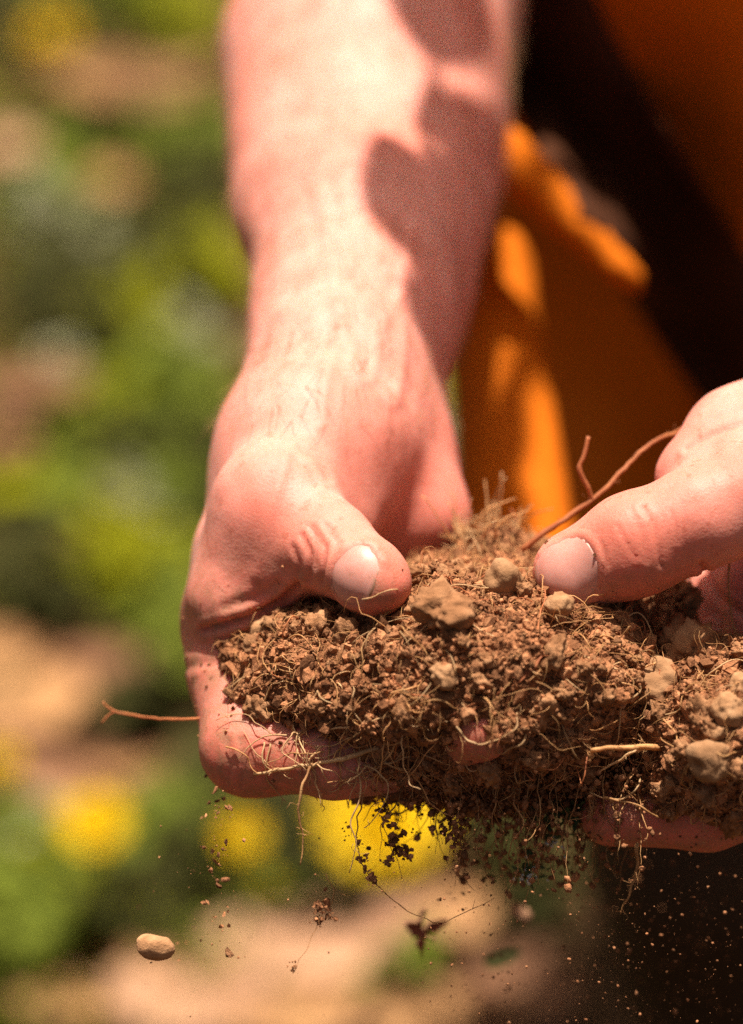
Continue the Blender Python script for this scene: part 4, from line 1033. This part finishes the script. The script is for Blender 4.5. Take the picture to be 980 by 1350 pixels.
# matted roots and crumbs hanging under the pile
hb = MB(); cb = MB()
for i in range(330):
    x = RNG.uniform(530, 850); y0 = RNG.uniform(985, 1040); ln = 15 + 150 * RNG.uniform(0, 1) ** 1.7 * (1.0 if x > 600 else 0.6); w0 = RNG.uniform(-8, 22)
    pts = [(x, y0, w0)]
    for s in range(1, 5): pts.append((pts[-1][0] + RNG.normal() * 9, y0 + ln * s / 4, pts[-1][2] + RNG.normal() * 1.5))
    p = root_path(pts, 18, 0.4); v, t, q = tube_geo(cw(p) - orgA, np.linspace(RNG.uniform(0.08, 0.22), 0.05, 18) * 0.001, 4); hb.add(v, t, q, RNG.uniform(0, 0.7))
    k = RNG.integers(4, 16); c = p[RNG.integers(0, 18, k)] + RNG.normal(size=(k, 3)) * 0.5
    grains(cb, cw(c) - orgA, RNG.uniform(0.15, 0.85, k) ** 1.5 * 0.001, True)
for i in range(200):      # clusters clinging to the mat
    c = pc(RNG.uniform(590, 850), 1000 + abs(RNG.normal()) * 45, RNG.uniform(-6, 20)); k = RNG.integers(5, 22)
    grains(cb, cw(c + RNG.normal(size=(k, 3)) * 1.3) - orgA, RNG.uniform(0.15, 0.7, k) * 0.001, True)
o = link('hanging_roots', hb.mesh('hanging_roots', M_ROOT), pileA); o['kind'] = 'stuff'
o = link('hanging_crumbs', cb.mesh('hanging_crumbs', M_SOIL), pileA); o['kind'] = 'stuff'

# grains sticking to the skin next to the soil
sb = MB()
for V_, N_, n_ in ((VL, NL, 700), (VR, NR, 420)):
    x, y = pxof(V_); dS = soil_smooth(V_, SOIL_A + SOIL_B); k = np.where((dS > 0) & (dS < 11) & (y > 640))[0]
    pr = np.exp(-dS[k] / 3.5); k = RNG.choice(k, n_, p=pr / pr.sum()); r = 0.08 + 0.35 * RNG.power(0.5, n_) ** 2
    grains(sb, cw(V_[k] + N_[k] * (r * 0.5)[:, None]) - orgA, r * 0.001, False)
o = link('clinging_grains', sb.mesh('clinging_grains', M_SOIL, False), pileA); o['kind'] = 'stuff'
# tangle of roots at the lower left of the pile
for i in range(46):
    x0, y0 = RNG.uniform(350, 560), RNG.uniform(940, 1010); pts = [on(x0, y0, 0.8)]
    a = RNG.uniform(-0.6, 3.4)
    for s_ in range(3):
        a += RNG.normal() * 0.7; st = RNG.uniform(14, 34); nx, ny = pts[-1][0] + st * math.cos(a), pts[-1][1] + st * math.sin(a) + 7
        q_ = on(nx, ny, RNG.uniform(0.5, 2.5)); pts.append(q_ if abs(q_[2] - pts[-1][2]) < 8 and q_[2] > -26 else (nx, ny, pts[-1][2] + RNG.normal()))
    root_obj('root', pts, RNG.uniform(0.10, 0.24), 0.07, random.choice([M_ROOT, M_ROOTP, M_ROOTP]), pileA, orgA, 20, 0.5, 1)
# ------------------------------------------------------------------ what falls from the hands
def falling(name, label, cat, px, py, w, r, me, group=None, squash=(1, 1, 1), rot=(0, 0, 0)):
    o = link(name, me, None, cw(pc(px, py, w))); o.scale = np.array(squash) * r; o.rotation_euler = rot
    return tag(o, label, cat, group)
Vp, Fp = lumpy(4, 91, 0.12, 0.9); FALL_ME = mesh_from('pebble', Vp * 0.001, Fp, M_STONE, True, {'tint': np.full(len(Vp), 0.8)})
falling('pebble', 'single oblong beige pebble falling at the lower left', 'pebble', 205, 1249, -4, 3.2, FALL_ME, None, (1.3, 0.82, 0.8), (0.2, 0.55, 0.35))
mbd = MB(); n = 150
yy = 1040 + 230 * RNG.power(0.7, n); xx = 288 + RNG.normal(size=n) * (9 + (yy - 1040) * 0.055) - (yy - 1040) * 0.02
grains(mbd, cw(np.array([pc(x, y, RNG.normal() * 6) for x, y in zip(xx, yy)])), 0.00008 + 0.00062 * RNG.power(0.6, n) ** 2.4, True)
o = link('falling_soil_grains', mbd.mesh('falling_soil_grains', M_SOIL, False)); tag(o, 'thin stream of soil grains dropping below the left hand', 'soil grains', kind='stuff')
mbd = MB(); n = 2800
cl = RNG.uniform(0, 1, (60, 2)); ci = RNG.integers(0, 60, n); fr_ = RNG.uniform(0, 1, n) < 0.35
xx = np.where(fr_, RNG.uniform(560, 1010, n), 580 + 430 * cl[ci, 0] + RNG.normal(size=n) * 16); yy = np.where(fr_, 1060 + 330 * RNG.uniform(0, 1, n), 1040 + 320 * cl[ci, 1] + RNG.normal(size=n) * 40); ww = RNG.uniform(-25, 70, n)
keep_ = yy > 1030; xx, yy, ww = xx[keep_], yy[keep_], ww[keep_]; n = len(xx)
grains(mbd, cw(np.array([pc(x, y, w) for x, y, w in zip(xx, yy, ww)])), 0.00006 + 0.00032 * RNG.power(0.5, n) ** 2.2, False)
n = 160; xx = RNG.uniform(180, 640, n); yy = RNG.uniform(1060, 1350, n)
grains(mbd, cw(np.array([pc(x, y, RNG.uniform(-15, 30)) for x, y in zip(xx, yy)])), 0.00006 + 0.0002 * RNG.power(0.5, n) ** 2, False)
o = link('soil_dust', mbd.mesh('soil_dust', M_SOIL)); tag(o, 'fine soil dust raining down below the right hand', 'soil dust', kind='stuff')
# crumbs strung on threads in front of the yellow blossom
def strung(name, label, path, r, blobs):
    o0 = cw(pc(*path[0])); e = empty(name, o0); tag(e, label, 'root')
    root_obj('thread', path, r, r * 0.5, M_ROOT, e, o0, 30, 0.4, 2)
    for (px, py, w, rr, k) in blobs:
        b = MB(); c = pc(px, py, w) + RNG.normal(size=(k, 3)) * rr * np.array([0.55, 0.75, 0.4])
        grains(b, cw(c) - o0, RNG.uniform(0.25, 0.9, k) * rr * 0.0005, True); link('crumb_cluster', b.mesh('crumb_cluster', M_SOIL, False), e)
strung('hanging_root', 'soil-covered root hanging in front of the large yellow blossom', [(480, 1040, -4), (470, 1100, -4), (478, 1140, -4), (505, 1175, -4), (550, 1208, -4), (590, 1212, -4), (650, 1185, -4)], 0.14,
       [(478, 1130, -4, 1.3, 14), (488, 1155, -4, 1.2, 22), (474, 1108, -4, 0.8, 12)])
strung('hanging_root', 'dark crumbs caught on fine threads across the blossom centre', [(505, 1030, -2), (512, 1060, -2), (508, 1090, -2), (522, 1130, -2), (530, 1160, -2)], 0.12,
       [(508, 1050, -2, 1.4, 16), (505, 1072, -2, 1.3, 14), (522, 1112, -2, 1.8, 26), (534, 1125, -2, 1.4, 18), (512, 1135, -2, 1.2, 14), (455, 1095, -2, 0.9, 8), (552, 1070, -2, 0.7, 8), (545, 1098, -2, 0.6, 8)])
strung('hanging_root', 'thin thread with crumbs dangling left below the blossom', [(430, 1150, 0), (440, 1180, 0), (422, 1210, 0), (410, 1240, 0), (386, 1282, 0)], 0.10,
       [(424, 1198, 0, 1.5, 26), (418, 1212, 0, 1.1, 16), (434, 1206, 0, 1.0, 12), (388, 1274, 0, 0.9, 14)])
# a torn dry leaf and bits of plant coming down with the soil
def leaf_geo(L, Wd, curl=0.25, fold=0.2, nu=9, nv=5, wav=0.05, seed=0):
    U, Vv = np.meshgrid(np.linspace(0, 1, nu), np.linspace(-1, 1, nv), indexing='ij')
    wd = Wd * 0.5 * np.sin(np.pi * np.clip(U, 0.02, 0.985) ** 0.8) ** 0.75
    x = U * L; y = Vv * wd * (1 + 0.10 * np.sin(U * 17 + seed)); z = fold * np.abs(Vv) * wd + curl * L * (U - 0.5) ** 2 + wav * L * np.sin(U * 7 + seed + Vv * 2)
    P = np.stack([x, y, z], -1).reshape(-1, 3)
    i, j = np.meshgrid(np.arange(nu - 1), np.arange(nv - 1), indexing='ij'); k = (i * nv + j).ravel()
    return P, np.stack([k, k + nv, k + nv + 1, k + 1], 1)
M_RLEAF = simple_mat('red_leaf', [(0.3, (0.28, 0.07, 0.035)), (0.7, (0.46, 0.15, 0.08))], 150, 0.6, 0.4, 500, 0.0006, trans=0.3)
M_GLEAF = simple_mat('moss', [(0.3, (0.035, 0.06, 0.02)), (0.7, (0.09, 0.13, 0.05))], 300, 0.7, 0.5, 900, 0.0005, trans=0.2)
M_WHITE = simple_mat('white_petal', [(0.3, (0.62, 0.66, 0.60)), (0.7, (0.78, 0.80, 0.74))], 300, 0.6, 0.2, 900, 0.0003, trans=0.2)
lv = empty('torn_leaf', cw(pc(556, 1225, 45))); tag(lv, 'torn dark red dry leaf falling below the soil', 'leaf')
for k, (dx, dy, L, Wd, rot) in enumerate([(-22, -10, 6.5, 3.2, (0.7, 0.3, -0.5)), (0, 6, 5, 2.4, (0.9, -0.3, -1.5)), (4, 0, 5.5, 2.6, (0.5, 0.9, 0.4)), (-6, -4, 4, 2.2, (1.0, 0.2, 1.2))]):
    P, Q = leaf_geo(L, Wd, 0.3, 0.3, 9, 5, 0.08, k); R = np.array(Matrix.Rotation(rot[2], 3, 'Z')); Rx = np.array(Matrix.Rotation(rot[0], 3, 'X'))
    P = (P @ Rx.T) @ R.T; b = MB(); b.add(cw(P + pc(556 + dx, 1225 + dy, 45)) - cw(pc(556, 1225, 45)), quads=Q); link('leaf_lobe', b.mesh('leaf_lobe', M_RLEAF), lv)
for (px, py, nb, lab) in [(698, 1153, 26, 'tiny white flowered sprig falling under the soil'), (735, 1112, 14, 'small white flowered sprig higher up beside the finger tip')]:
    o0 = cw(pc(px, py, 4)); e = empty('sprig', o0); tag(e, lab, 'sprig'); b = MB(); g = MB()
    c = pc(px, py, 4) + RNG.normal(size=(nb, 3)) * (1.1, 1.1, 0.8); grains(b, cw(c) - o0, RNG.uniform(0.2, 0.5, nb) * 0.001, True)
    for _ in range(nb):
        P, Q = leaf_geo(2.4, 0.9, 0.3, 0.2, 5, 3, 0.05, _); R = rand_rot(1)[0]; g.add(cw(P @ R.T + pc(px, py - 8, 4) + RNG.normal(size=3) * 1.4) - o0, quads=Q)
    link('blossoms', b.mesh('blossoms', M_WHITE), e); link('foliage', g.mesh('foliage', M_GLEAF), e)
o0 = cw(pc(745, 1066, 2)); e = empty('moss_tuft', o0); tag(e, 'dark green tuft of moss hanging at the underside of the soil', 'moss'); g = MB()
for _ in range(60):
    P, Q = leaf_geo(3.2, 1.0, 0.3, 0.2, 5, 3, 0.05, _); R = rand_rot(1)[0]; g.add(cw(P @ R.T + pc(745, 1066, 2) + RNG.normal(size=3) * (2.6, 1.2, 1.5)) - o0, quads=Q)
link('fronds', g.mesh('fronds', M_GLEAF), e)
b = MB(); P, Q = leaf_geo(6.5, 4.2, 0.3, 0.2); R = rand_rot(1)[0]; b.add(P @ R.T * 0.001, quads=Q)
tag(link('leaf_scrap', b.mesh('leaf_scrap', M_DRY[2]), None, cw(pc(678, 1196, 60))), 'pale scrap of leaf falling right of the red leaf', 'leaf')
b = MB(); P, Q = leaf_geo(9, 5, 0.3, 0.2); b.add(P @ np.array(Matrix.Rotation(0.5, 3, 'Z')).T * 0.001, quads=Q)
tag(link('leaf_scrap', b.mesh('leaf_scrap', M_G3), None, cw(pc(640, 1275, 90))), 'dull green leaf scrap falling low under the soil', 'leaf')
print('debris', round(time.time() - T0, 1))
